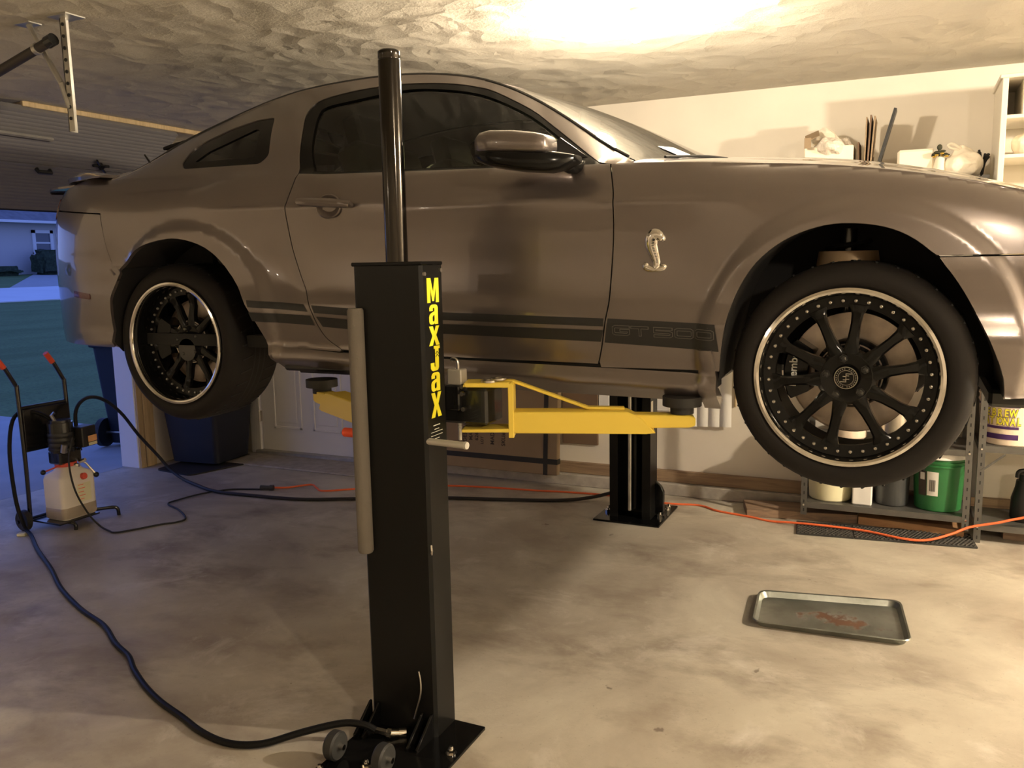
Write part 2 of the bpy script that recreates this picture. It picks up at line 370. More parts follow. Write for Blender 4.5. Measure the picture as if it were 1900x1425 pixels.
# ---- key lines ----
ZEDGE=spline([1.9,2.06,2.27,2.44,2.62,2.81,3.0,3.15,3.4,3.55,3.68],[.676,.663,.65,.639,.625,.599,.563,.526,.445,.395,.352])   # fender top
RAIL=[(-.62,.762,.70),(-.4,.80,.66),(-.17,.905,.61),(.01,.965,.595),(.27,1.028,.60),(.5,1.068,.61),(.75,1.086,.615),(1.0,1.086,.62),(1.25,1.062,.625),(1.41,1.026,.635),(1.54,.976,.655),(1.67,.908,.685),(1.78,.84,.715),(1.9,.76,.755),(2.0,.70,.79),(2.08,.662,.82)]
_r=np.array(RAIL); RZ=spline(_r[:,0],_r[:,1]); RW=spline(_r[:,0],_r[:,2])
BELT=pchip([-1.0,-.6,-.2,.3,.735,1.2,1.8,2.1],[.72,.73,.735,.725,.706,.690,.672,.663])
_low=pchip([-.16,-.10,-.034,-.022,0,.03,.08,.13,.185,.2,.26,.36,.46,.54],[-.135,-.110,-.034,-.018,-.022,-.034,-.022,-.010,.0,-.003,-.020,-.027,-.018,-.004])
_up=pchip([.54,.563,.58,.63,.69,.75],[-.004,0,-.006,-.020,-.047,-.09])
_fr=pchip([0,.015,.04,.08,.14,.22],[-.088,-.06,-.035,-.014,-.004,0])
_rr=pchip([-.2,-.1,0,.08,.3,.45,.55,.65,.72,.78,.85],[-.06,-.03,-.012,-.004,0,-.002,-.01,-.03,-.06,-.11,-.17])
FA=(2.742,.055,.392); RA=(.155,.085,.395)     # wheel arches: centre x, z, radius
def adist(u,z,A): return np.hypot(u-A[0],z-A[1])-A[2]
def off(u,z):
    u=np.asarray(u,float); z=np.asarray(z,float)
    zc=z+.032*(u-1.25)
    door=np.where(zc<.54,_low(zc),_up(zc))
    fr=np.where(zc<.4,_low(zc)*(1-sst(zc,.2,.4)),0)+_fr(ZEDGE(PX(u))-z)
    kf=sst(u,2.2,2.5); kr=1-sst(u,.0,.5)
    kr2=1-sst(u,-.7,-.2)
    o=door*(1-kf)+fr*kf
    quarter=np.where(zc<.3,_low(zc)*.9,-.006)*(1-sst(zc,.3,.36))+np.where(zc>.3,-.006-.02*gau(zc,.3,.06)+_rr(np.maximum(z,.3)),0)*sst(zc,.3,.36)
    o=o*(1-kr)+quarter*kr
    o=o*(1-kr2)+_rr(z)*kr2
    # greenhouse above the belt
    zb=BELT(u); g=(z>zb)&(u<2.1)&(u>-.6)
    den=np.maximum(RZ(u)-zb,.05); t=np.clip((z-zb)/den,0,1.3)
    # belt half width
    wb=PW(u)-.058
    wg=wb+(RW(u)-wb)*(.8*t+.2*t*t)
    go=wg-PW(u)
    kk=sst(z,zb-.012,zb+.012)*(1-sst(u,2.06,2.1))*sst(u,-.6,-.3)
    o=o*(1-kk)+go*kk
    # arch lips swell out of the side
    for A,s in ((FA,.020),(RA,.022)):
        d=adist(u,z,A); o=o+s*(1-sst(d,.03,.085))*(z<.62)*sst(z,-.12,-.02)*(1-sst(z,.5,.6))
    # hollow ahead of the rear wheel, hip above it
    o=o-.020*gau(u+.45*z,.80,.09)*gau(z,.30,.11)
    o=o+.010*gau(u,.15,.4)*gau(z,.62,.09)
    return o
def S(u,z):
    u=np.asarray(u,float); z=np.asarray(z,float); e=1e-3
    dx=PX(u+e)-PX(u-e); dw=PW(u+e)-PW(u-e); L=np.hypot(dx,dw)
    nx,nw=-dw/L,dx/L
    o=off(u,z)
    k=sst(u,-.45,-.15)*(1-sst(u,2.9,3.1))   # keep x = u on the straight part
    return PX(u)+nx*o*(1-k), PW(u)+(nw*o*(1-k)+o*k)*np.minimum(1, PW(u)/.3), z
# ================================================================== SETTING
ZC = 2.53; YB = 2.75; XL = -2.5; XR = 7.6; YN = -6.2; YJ = 2.0; YJ2 = -.45; ZH = 2.16
struct('floor', MB().b2((XL-.16, YN-.1, -.12), (XR, YB+.14, 0)), 'concrete_floor')
struct('ceiling', MB().b2((XL, YN-.1, ZC), (XR, YB+.14, ZC+.1)), 'textured_ceiling')
struct('wall_back', MB().b2((XL-.16, YB, 0), (-2.06, YB+.14, ZC)).b2((-2.06, YB, 2.06), (-.98, YB+.14, ZC)).b2((-.98, YB, 0), (XR, YB+.14, ZC)), 'wall_paint')
struct('wall_left', MB().b2((XL-.14, YJ+.03, 0), (XL, YB, ZC+.1)).b2((XL-.14, YJ2, ZH), (XL, YJ+.03, ZC+.1)).b2((XL-.14, YN, 0), (XL, YJ2, ZC+.1)), 'wall_paint')
struct('wall_right', MB().b2((XR, YN-.1, 0), (XR+.12, YB+.14, ZC)), 'wall_paint')
struct('wall_front', MB().b2((XL-.14, YN-.22, 0), (XR, YN-.1, ZC)), 'wall_paint')
struct('trim_1', MB().b2((XL-.19, YJ-.055, 0), (XL-.0, YJ+.028, ZH), .003), 'jamb_white')
struct('trim_2', MB().b2((XL, YJ-.045, 0), (XL+.018, YJ+.005, ZH), .002).b2((XL+.003, YJ+.01, 0), (XL+.022, YJ+.08, ZH), .004).b2((XL+.003, YJ+.085, 0), (XL+.014, YJ+.11, ZH), .003), 'trim_wood')
# block curb with the sole plate board on it, under the back wall
cb = MB().b2((-.94, YB-.075, 0), (XR-.002, YB+.01, .078), .004)
struct('trim_3', cb, 'block_curb')
base = struct('baseboard_back', MB().b2((-.98, YB-.012, .08), (XR, YB+.01, .156)), 'sill_wood')
for a, b in ((-.98, .71), (.715, 2.9), (2.905, 5.3), (5.305, 7.55)):
    obj('board', MB().b2((a, YB-.036, .08), (b, YB-.010, .157), .002), 'sill_wood', base)
# ---- entry door in the back wall
d = struct('door_1', MB().b2((-1.95, YB-.015, .035), (-1.03, YB+.03, 2.03), .002), 'white_paint')
obj('door_frame', MB().b2((-2.06, YB-.035, 0), (-1.955, YB+.03, 2.08), .004).b2((-1.025, YB-.035, 0), (-.95, YB+.03, 2.08), .004).b2((-2.06, YB-.035, 2.035), (-.95, YB+.03, 2.12), .004), 'white_paint', d)
for (x0, x1) in ((-1.82, -1.53), (-1.42, -1.13)):
    for (z0, z1) in ((.22, .92), (1.05, 1.62), (1.70, 1.93)):
        f = MB(); t = .022
        f.b2((x0, YB-.023, z0), (x0+t, YB-.012, z1), .004).b2((x1-t, YB-.023, z0), (x1, YB-.012, z1), .004)
        f.b2((x0, YB-.023, z0), (x1, YB-.012, z0+t), .004).b2((x0, YB-.023, z1-t), (x1, YB-.012, z1), .004)
        f.b2((x0+.05, YB-.021, z0+.05), (x1-.05, YB-.012, z1-.05), .006)
        obj('panel', f, 'white_paint', d)
obj('threshold', MB().b2((-1.99, YB-.07, .0), (-.99, YB+.02, .034), .004), 'galvanised', d)
for z in (.27, 1.0, 1.8): obj('hinge', MB().b2((-1.965, YB-.042, z), (-1.942, YB-.012, z+.09), .003).cyl((-1.953, YB-.043, z-.005), (-1.953, YB-.043, z+.095), .006), 'satin_steel', d)
obj('door_knob', MB().cyl((-1.09, YB-.01, .98), (-1.09, YB-.05, .98), .012).sph((-1.09, YB-.065, .98), .028), 'satin_steel', d)
# low worn step slab before the door
struct('trim_4', MB().b2((-1.99, 2.33, .0), (-.6, 2.68, .012), .004), 'block_curb')
# ---- ceiling edge trim around the door recess
struct('trim_5', MB().b2((-1.93, .84, ZC-.03), (-1.885, 2.75, ZC), .003), 'trim_wood')
tt = MB(); tt.box(((-1.885-2.5)/2, .90, ZC-.015), (.63, .045, .03), (0, 0, R(-11)), .003); struct('trim_6', tt, 'trim_wood')

# ================================================================== OUTDOORS
gz = lambda x: max(0., (-9-x))*.05 - (.012 if x < -2.7 else 0)
def strip(name, x0, x1, y0, y1, n, mat, dz=0, label=None, fn=None, **kw):
    m = MB(); vs = []; fs = []
    for i in range(n+1):
        x = x0+(x1-x0)*i/n
        for yy in (y0(x) if callable(y0) else y0, y1(x) if callable(y1) else y1): vs.append((x, yy, gz(x)+dz))
        for yy in (y0(x) if callable(y0) else y0, y1(x) if callable(y1) else y1): vs.append((x, yy, gz(x)+dz-.2))
    for i in range(n):
        a = 4*i; fs += [(a, a+4, a+5, a+1), (a+2, a+3, a+7, a+6), (a, a+2, a+6, a+4), (a+1, a+5, a+7, a+3)]
    fs += [(0, 1, 3, 2), (4*n, 4*n+2, 4*n+3, 4*n+1)]
    m.raw(vs, fs); return obj(name, m, mat, label=label, **kw)
struct_kw = dict(kind='structure')
strip('ground', -70, XL-.17, -60, 90, 14, 'lawn_grass', -.03, **struct_kw)
dv = strip('driveway', -8.4, XL-.165, lambda x: -5., lambda x: 3.1-(x+2.66)*.06+max(0, -(x+4.2))*-.06, 4, 'driveway_concrete', .0, **struct_kw)
strip('street', -28.2, -22.2, -60, 90, 2, 'street', .0, **struct_kw)
strip('neighbour_walk', -38., -28.2, lambda x: 18.6+(-28.2-x)*.83, lambda x: 23.5+(-28.2-x)*.6, 4, 'driveway_concrete', .0, **struct_kw)
# neighbour's house
HX = -38.; HZ = gz(HX)-.03
h = thing('neighbour_house', (HX-4, 24, HZ), 'distant single-storey grey house with white-framed window across the street', 'house')
obj('wall', MB().b2((HX-8, 14, HZ-.3), (HX, 28.5, 4.05)), 'siding', h)
obj('roof', MB().raw([(HX+.6, 13.4, 4.0), (HX+.6, 29.1, 4.0), (HX-8.6, 29.1, 4.0), (HX-8.6, 13.4, 4.0), (HX-4, 15, 6.6), (HX-4, 27.5, 6.6), (HX+.6, 13.4, 4.1), (HX+.6, 29.1, 4.1), (HX-8.6, 29.1, 4.1), (HX-8.6, 13.4, 4.1)],
    [(0, 1, 2, 3), (0, 6, 7, 1), (1, 7, 8, 2), (2, 8, 9, 3), (3, 9, 6, 0), (6, 4, 5, 7), (7, 5, 8), (8, 5, 4, 9), (9, 4, 6)]), 'roof_shingle', h)
obj('gutter', MB().b2((HX+.55, 13.4, 3.97), (HX+.72, 29.1, 4.10), .01), 'house_trim', h)
wn = obj('window', MB().b2((HX-.02, 26.75, 2.45), (HX+.08, 26.93, 3.66)).b2((HX-.02, 27.75, 2.45), (HX+.08, 27.93, 3.66)).b2((HX-.02, 26.75, 3.50), (HX+.08, 27.93, 3.66)).b2((HX-.02, 26.75, 2.40), (HX+.1, 27.93, 2.52)).b2((HX-.02, 26.93, 2.97), (HX+.06, 27.75, 3.05)), 'house_trim', h)
obj('pane', MB().b2((HX-.01, 26.9, 2.5), (HX+.02, 27.8, 2.99)), 'house_glass', wn); obj('pane', MB().b2((HX-.01, 26.9, 3.03), (HX+.02, 27.8, 3.52)), 'house_glass', wn)
def hedge(x, y0, y1, z1, name, label, cat, seed):
    m = MB(); z0 = gz(x)-.05; b = bmesh.new(); bmesh.ops.create_cube(b, size=1); bmesh.ops.scale(b, vec=(1.0, y1-y0, z1-z0), verts=b.verts)
    bmesh.ops.bevel(b, geom=b.edges[:], offset=.22, segments=2, affect='EDGES'); bmesh.ops.subdivide_edges(b, edges=b.edges[:], cuts=7, use_grid_fill=True)
    m.add(b, Matrix.Translation((x, (y0+y1)/2, (z0+z1)/2)))
    for v in m.bm.verts:
        v.co += Vector(noise.noise_vector(v.co*2.2+Vector((seed, 0, 0))))*.14+Vector(noise.noise_vector(v.co*7))*.05; v.co.z = max(v.co.z, z0)
    o = obj(name, m, 'hedge', label=label, cat=cat); return o
hedge(HX+1.1, 26.0, 28.6, 2.62, 'hedge', 'dark clipped hedge under the window of the distant house', 'hedge', 3)
hedge(HX+.9, 20.5, 25.2, 1.85, 'hedge', 'low dark hedge row along the wall of the distant house', 'hedge', 5)
rk = MB().sph((-35.6, 26.6, gz(-35.6)+.12), .28, (1, 1, .6), 10, 7)
for v in rk.bm.verts: v.co += Vector(noise.noise_vector(v.co*3))*.05
obj('garden_rock', rk, 'white_plastic', label='pale rock at the foot of the far hedge', cat='rock')
obj('marker_stake', MB().b2((HX+1.8, 27.0, gz(HX)), (HX+1.84, 27.09, gz(HX)+.36), .01), 'cream_plastic', label='small pale stake in front of the far hedge', cat='stake')

# ================================================================== GARAGE DOOR, TRACK HANGER
g = thing('garage_door', (-2.2, 1.0, 1.98), 'grey overhead garage door section tilted up under the ceiling', 'garage door')
dirv = Vector((.6, 0, .535)).normalized(); nrm = Vector((.535, 0, -.6)).normalized()
O = Vector((-2.5, 0, 1.975)); Lp = .80
for k, (a, b) in enumerate(((0, .395), (.40, .80))):
    m = MB()
    # pressed ribs across each section
    poly = [(a, 0), (b, 0), (b, .04)]
    nn = 14
    for j in range(nn, -1, -1):
        t = a+(b-a)*j/nn; poly += [(min(b, t+.004), .04), (t, .0385 if 0 < j < nn else .04), (max(a, t-.004), .04)]
    poly += [(a, .04)]
    pp = []
    for q in poly:
        if not pp or (abs(pp[-1][0]-q[0])+abs(pp[-1][1]-q[1])) > 1e-6: pp.append(q)
    m.prism(pp, (O.x, -.50, O.z), dirv, nrm, 2.48, N=(0, 1, 0)); obj('door_section', m, 'garage_door_paint', g)
P = lambda y, t, n=.04: (O.x+dirv.x*t+nrm.x*n, y, O.z+dirv.z*t+nrm.z*n)
obj('bottom_seal', MB().cyl(P(-.50, -.012, .02), P(1.98, -.012, .02), .016), 'black_rubber', g)
obj('lift_handle', MB().b2((0, 0, 0), (.001, .001, .001)).tube([P(1.10, .36, .04), P(1.10, .36, .065), P(1.19, .36, .065), P(1.19, .36, .04)], .013), 'black_plastic', g)
obj('lock_bar', MB().tube([P(1.46, .50, .06), P(1.58, .40, .06)], .008).tube([P(1.46, .45, .055), P(1.58, .455, .055)], .010).cyl(P(1.52, .45, .03), P(1.52, .45, .07), .02), 'black_steel', g)
obj('strut_rail', MB().b2((0, 0, 0), (.001, .001, .001)).tube([P(-.45, .64, .055), P(1.08, .62, .055)], .013, 6), 'galvanised', g)
for hy in (1.9, .2): obj('hinge', MB().box(P(hy, .398, .046), (.05, .06, .012), (0, R(-41), 0), .003), 'galvanised', g)
hg = thing('track_hanger', (-.20, -.2, 2.09), 'perforated steel angle hanger with diagonal brace at the upper left ceiling', 'bracket')
a = MB(); a.b2((-.215, -.202, 2.09), (-.18, -.198, ZC-.002)); a.b2((-.215, -.202, 2.09), (-.211, -.165, ZC-.002)); obj('angle_post', a, 'galvanised', hg)
a = MB()
for k in range(9): a.cyl((-.197, -.2025, 2.14+k*.045), (-.197, -.206, 2.14+k*.045), .007, seg=8)
obj('slot_hole', a, 'black_matte', hg, kind='stuff')
obj('diagonal_brace', MB().tube([(-.40, -.2, ZC-.004), (-.235, -.203, 2.28)], .011, 6).tube([(-.235, -.203, 2.28), (-.20, -.2, 2.18)], .011, 6), 'galvanised', hg)
obj('ceiling_plate', MB().b2((-.24, -.24, ZC-.006), (-.13, -.15, ZC), .001), 'galvanised', hg); obj('ceiling_plate', MB().b2((-.45, -.23, ZC-.006), (-.36, -.17, ZC), .001), 'galvanised', hg)
tb = thing('door_opener_tube', (-.42, -.2, 2.4), 'dark steel tube clamped to the ceiling hanger, top left corner', 'pipe')
obj('tube', MB().cyl((-.86, -.228, 2.285), (-.232, -.228, 2.44), .019), 'pipe_brown', tb); obj('end_cap', MB().cyl((-.26, -.228, 2.433), (-.225, -.228, 2.442), .024), 'black_steel', tb)
obj('clamp', MB().cyl((-.335, -.228, 2.415), (-.318, -.228, 2.419), .023), 'galvanised', tb)

# ================================================================== CEILING LAMPS
def bulb(x, y, label, glow='bulb_glow'):
    t = thing('ceiling_lamp', (x, y, 2.34), label, 'lamp')
    obj('socket', MB().cyl((x, y, ZC), (x, y, ZC-.03), .055, .05).cyl((x, y, ZC-.03), (x, y, ZC-.07), .024), 'white_plastic', t)
    obj('bulb', MB().lathe([(0.0005, -.155), (.018, -.150), (.029, -.135), (.032, -.118), (.026, -.098), (.017, -.08), (.014, -.066), (.0005, -.066)], 20, Matrix.Translation((x, y, ZC))), glow, t)
bulb(1.87, .71, 'bare glowing ceiling bulb directly above the car windshield')
bulb(6.0, .80, 'bare ceiling bulb ahead of the car nose beyond the right picture edge')
bulb(4.5, -2.5, 'bare ceiling bulb on the near side of the garage behind the viewer')
# ================================================================== CAR
CX, CY, AZ = 1.36, .92, 1.18
car = thing('car', (CX, CY, AZ-.34), 'dark grey two-door coupe with black side stripes raised on the yellow lift arms', 'car')
def spos(u, z, side=-1, o=0.):
    e = 2e-3
    u = np.asarray(u, float); sg = np.where(u+e > U1-.002, -1., 1.); X, Wd, Z = S(u, z); Xa, Wa, _ = S(u+e*sg, z); Xa = X+(Xa-X)*sg; Wa = Wd+(Wa-Wd)*sg; Xb, Wb, Zb = S(u, np.asarray(z)+e)
    tu = np.stack([Xa-X, Wa-Wd, np.zeros_like(X)], -1); tz = np.stack([Xb-X, Wb-Wd, np.full_like(X, e)], -1)
    n = np.cross(tz, tu); n /= np.linalg.norm(n, axis=-1, keepdims=True)+1e-12
    P = np.stack([X, Wd, np.asarray(z, float)+0*X], -1)
    # outward check in straight zone
    sgn = np.where((n[..., 1] < 0) & (np.asarray(u) > -.8) & (np.asarray(u) < 3.4), -1., 1.)[..., None]; n = n*sgn
    P = P+n*o
    P = np.stack([P[..., 0], CY+side*P[..., 1], P[..., 2]+AZ], -1); n = np.stack([n[..., 0], side*n[..., 1], n[..., 2]], -1)
    return P, n
def resample(poly, d, closed=True):
    out = []; n = len(poly)
    for i in range(n if closed else n-1):
        a = np.array(poly[i], float); b = np.array(poly[(i+1) % n], float); L = np.hypot(*(b-a)); k = max(1, int(round(L/d)))
        for j in range(k): out.append(a+(b-a)*j/k)
    if not closed: out.append(np.array(poly[-1], float))
    return np.array(out)
def inpoly(pts, poly):
    x, y = pts[:, 0], pts[:, 1]; c = np.zeros(len(pts), bool); n = len(poly); j = n-1
    for i in range(n):
        xi, yi = poly[i]; xj, yj = poly[j]
        if yi != yj: c ^= ((yi > y) != (yj > y)) & (x < (xj-xi)*(y-yi)/(yj-yi)+xi)
        j = i
    return c
def polydist(pts, poly, closed=True):
    poly = np.array(poly); d = np.full(len(pts), 1e9); n = len(poly)
    for i in range(n if closed else n-1):
        a = poly[i]; b = poly[(i+1) % n]; ab = b-a; t = np.clip(((pts-a)@ab)/(ab@ab+1e-12), 0, 1)
        d = np.minimum(d, np.hypot(*(pts-a-t[:, None]*ab).T))
    return d
def rounded(poly, r, k=4, keep=()):
    out = []; n = len(poly)
    for i in range(n):
        a, b, c = (np.array(poly[j % n], float) for j in (i-1, i, i+1))
        if i in keep: out.append(tuple(b)); continue
        ra = min(r, .45*np.hypot(*(a-b))); rc = min(r, .45*np.hypot(*(c-b)))
        p = b+(a-b)/np.hypot(*(a-b))*ra; q = b+(c-b)/np.hypot(*(c-b))*rc
        for t in np.linspace(0, 1, k+1): out.append(tuple((1-t)**2*p+2*t*(1-t)*b+t*t*q))
    return out
def smoothline(pts, k=6):
    V = catmull([Vector((p[0], p[1], 0)) for p in pts], k); return [(v.x, v.y) for v in V]
def meshpanel(name, P, N, tris, bnd, mat, parent, thick, label):
    """surface with given normals plus an inward flange along its rim"""
    nv = len(P); V = [tuple(p) for p in P]; NN = [tuple(n) for n in N]; F = [tuple(t) for t in tris]
    ed = {}
    for t in F:
        for a, b in ((t[0], t[1]), (t[1], t[2]), (t[2], t[0])): ed[(a, b)] = 1
    if thick:
        be = [e for e in ed if (e[1], e[0]) not in ed]
        sn_ = {}
        for a, b in be:
            sn = (Vector(P[b])-Vector(P[a])).cross(Vector(N[a])).normalized()
            for q in (a, b): sn_[q] = sn_.get(q, Vector())+sn
        ix = {}
        for q, sn in sn_.items():
            ix[q] = len(V); pq, nq = Vector(P[q]), Vector(N[q]); sn = tuple(sn.normalized()) if sn.length > 1e-6 else tuple(nq)
            V += [tuple(pq), tuple(pq-nq*thick)]; NN += [sn, sn]
        for a, b in be: F.append((ix[b], ix[a], ix[a]+1, ix[b]+1))
    Mi = WM[parent.name].inverted(); V = [tuple(Mi @ Vector(v)) for v in V]
    me = bpy.data.meshes.new(name); me.from_pydata(V, [], F); me.materials.append(MATS[mat])
    me.polygons.foreach_set('use_smooth', [True]*len(me.polygons)); me.update()
    me.normals_split_custom_set_from_vertices(NN)
    o = bpy.data.objects.new(name, me); link(o, parent, WM[parent.name].copy()); return tag(o, label)
def panel(name, outline, mat, side=-1, holes=(), parent=None, grid=.035, d=.02, o=0., thick=.014, label=None):
    parent = parent or car
    out = resample(outline, d); allb = [out]+[resample(h, d) for h in holes]
    vs = []; es = []
    for b in allb:
        k = len(vs); n = len(b); vs += [tuple(p) for p in b]; es += [(k+i, k+(i+1) % n) for i in range(n)]
    x0, z0 = out.min(0); x1, z1 = out.max(0)
    gx, gz_ = np.meshgrid(np.arange(x0, x1, grid), np.arange(z0, z1, grid)); gx[1::2] += grid/2
    gp = np.stack([gx.ravel(), gz_.ravel()], 1); ok = inpoly(gp, out)
    for b in allb[1:]: ok &= ~inpoly(gp, b)
    gp = gp[ok]
    if len(gp):
        dd = np.full(len(gp), 1e9)
        for b in allb: dd = np.minimum(dd, polydist(gp, b))
        gp = gp[dd > min(grid*.45, d*.8)]
    vs += [tuple(p) for p in gp]
    r = delaunay_2d_cdt([Vector(v) for v in vs], es, [], 0, 1e-6)
    pv = np.array([tuple(v) for v in r[0]]); tris = [t for t in r[2] if len(t) == 3]
    cen = np.array([pv[list(t)].mean(0) for t in tris]); ok = inpoly(cen, out)
    for b in allb[1:]: ok &= ~inpoly(cen, b)
    tris = [t for t, k in zip(tris, ok) if k]
    P, N = spos(pv[:, 0], pv[:, 1], side, o)
    fixed = []
    for t in tris:
        a, b, c = P[t[0]], P[t[1]], P[t[2]]
        fixed.append(t if np.dot(np.cross(b-a, c-a), N[t[0]]) > 0 else (t[0], t[2], t[1]))
    return meshpanel(name, P, N, fixed, None, mat, parent, thick, label)
def patch(name, fn, nu, nv, mat, thick=.01, parent=None, label=None, up=(0, 0, 1)):
    parent = parent or car
    us = np.linspace(0, 1, nu+1); vs = np.linspace(-1, 1, nv+1); P = np.array([[fn(u, v) for v in vs] for u in us]); e = 1e-3
    N = np.zeros_like(P)
    for i, u in enumerate(us):
        for j, v in enumerate(vs):
            a = np.array(fn(min(u+e, 1), v))-np.array(fn(max(u-e, 0), v)); b = np.array(fn(u, min(v+e, 1)))-np.array(fn(u, max(v-e, -1)))
            n = np.cross(a, b); L = np.linalg.norm(n); n = n/L if L > 1e-12 else np.array(up, float)
            N[i, j] = n if n@np.array(up) > 0 else -n
    P = P.reshape(-1, 3); N = N.reshape(-1, 3); T = []
    for i in range(nu):
        for j in range(nv):
            a = i*(nv+1)+j; q = (a, a+nv+1, a+nv+2, a+1)
            for t in ((q[0], q[1], q[2]), (q[0], q[2], q[3])):
                T.append(t if np.dot(np.cross(P[t[1]]-P[t[0]], P[t[2]]-P[t[0]]), N[t[0]]) > 0 else (t[0], t[2], t[1]))
    return meshpanel(name, P, N, T, None, mat, parent, thick, label)

# --- outlines in (x, z) of the body side
door_rear = smoothline([(.735, .708), (.724, .650), (.709, .600), (.702, .549), (.708, .427), (.731, .333), (.764, .261), (.797, .189), (.820, .128), (.855, .073), (.915, .034)])
door_front = smoothline([(1.990, .662), (2.007, .590), (2.012, .530), (2.008, .430), (1.999, .326), (1.990, .196), (1.969, .081), (1.950, .015)])
belt = lambda x: float(BELT(x))
wf = [(.735, .710), (.700, .790), (.668, .890), (.650, .955), (.662, .995), (.702, 1.022), (.827, 1.040), (.952, 1.047), (1.063, 1.047), (1.196, 1.037), (1.301, 1.023), (1.395, 1.002), (1.476, .975), (1.634, .893), (1.721, .833), (1.817, .763), (1.900, .703), (1.962, .664)]
wf_s = smoothline(wf, 3)
xs_b = [1.93, 1.8, 1.6, 1.4, 1.2, 1.0, .85]
rtop = [(.915, .029), (1.4, .017), (1.950, .009)]
door_poly = door_rear + [(1.4, .021)] + door_front[::-1] + [(x, belt(x)-.003) for x in [1.95]+xs_b[1:]]
fr_arch = smoothline([(2.352, -.020), (2.356, .02), (2.367, .10), (2.392, .215), (2.446, .318), (2.521, .390), (2.609, .432), (2.700, .447), (2.808, .434), (2.891, .395), (2.965, .325), (3.032, .224), (3.088, .108), (3.127, .017), (3.137, -.045)], 4)
rr_arch = smoothline([(-.350, -.02), (-.345, .06), (-.330, .17), (-.290, .287), (-.235, .365), (-.120, .436), (.015, .471), (.145, .477), (.283, .437), (.388, .349), (.480, .225), (.540, .113), (.575, .027), (.585, -.03)], 4)
def cut(line, f): return [p for p in line if f(p)]
rail_pts = [(x, float(RZ(x))) for x in list(np.arange(-.6, 2.06, .06))+[2.065]]
g_ = .0045
door_rear_o = [(x-g_, z) for x, z in door_rear]; door_front_o = [(x+g_, z) for x, z in door_front]
wf_o = wf_s
quarter = [(.905, .027)] + door_rear_o[::-1] + wf_o[1:-1] + [(1.975, .665), (2.035, .655)] + rail_pts[::-1] + [(-.72, .745), (-.80, .735), (-.82, .64), (-.6, .622), (-.36, .603)] + \
    cut(rr_arch, lambda p: p[1] > .30 and p[0] < 0 or p[0] > 0)+[(.70, .036)]
fend_top = [(x, float(ZEDGE(PX(x)))) for x in np.arange(2.04, 3.46, .06)]
fender = [(1.962, .004)]+[p for p in door_front_o[::-1] if p[1] > .02]+[(2.02, .668)]+fend_top+[(3.48, .36), (3.2, .352), (2.945, .352)]+cut(fr_arch, lambda p: p[0] < 2.945 and (p[1] > .003))[::-1]
rb = [(-.82, .634), (-.6, .616), (-.362, .597)]+cut(rr_arch, lambda p: p[0] < -.2 and p[1] < .32 and p[1] > .0)[::-1]+[(-.36, .01), (-.64, .015), (-.90, .02), (-1.2, .02), (-1.5, .03), (float(U0)+.001, .03), (float(U0)+.001, .645), (-1.5, .645), (-1.2, .642)]
decktop = [(-.82, .734), (-.82, .645), (-1.2, .648), (-1.5, .650), (float(U0)+.001, .650), (float(U0)+.001, .735), (-1.5, .735), (-1.2, .735)]
fb = [(2.951, .346), (3.2, .346), (3.48, .352), (3.8, .33), (float(U1)-.001, .33), (float(U1)-.001, -.04), (3.9, -.045), (3.4, -.047)]+cut(fr_arch, lambda p: p[0] > 2.952)[::-1]
nose = [(3.487, .36), (3.80, .337), (float(U1)-.001, .337), (float(U1)-.001, .352)]+[(x, float(ZEDGE(PX(x)))) for x in np.arange(4.2, 3.48, -.08)]
skirt_t = [(.59, .040), (.9, .022), (1.4, .011), (1.95, .002), (2.293, -.004)]
skirt = skirt_t+[(2.293, -.098), (2.1, -.094), (1.72, -.092), (1.33, -.088), (1.2, -.080), (.92, -.054), (.60, -.060)]
cap = [(2.296, .075), (2.335, .075), (2.349, -.02), (2.349, -.115), (2.296, -.115)]
window_glass = [(.800, .716), (.752, .80), (.722, .90), (.715, .955), (.735, .985), (.852, 1.000), (1.079, 1.020), (1.209, 1.013), (1.373, .984), (1.493, .943), (1.647, .865), (1.781, .772), (1.885, .692)]
wg_s = smoothline(window_glass, 3)+[(1.87, .684), (1.5, .691), (1.2, .699), (.95, .704)]
wframe = wf_s+[(1.93, .666), (1.8, .673), (1.5, .680), (1.2, .691), (1.0, .697), (.85, .704)]
qwin = rounded([(.060, .800), (.055, .860), (.100, .897), (.224, .940), (.379, .966), (.478, .966), (.500, .905), (.545, .795), (.515, .762), (.10, .768)], .018)
qglass = rounded([(.13, .800), (.18, .845), (.40, .925), (.425, .915), (.455, .84), (.465, .795)], .012)
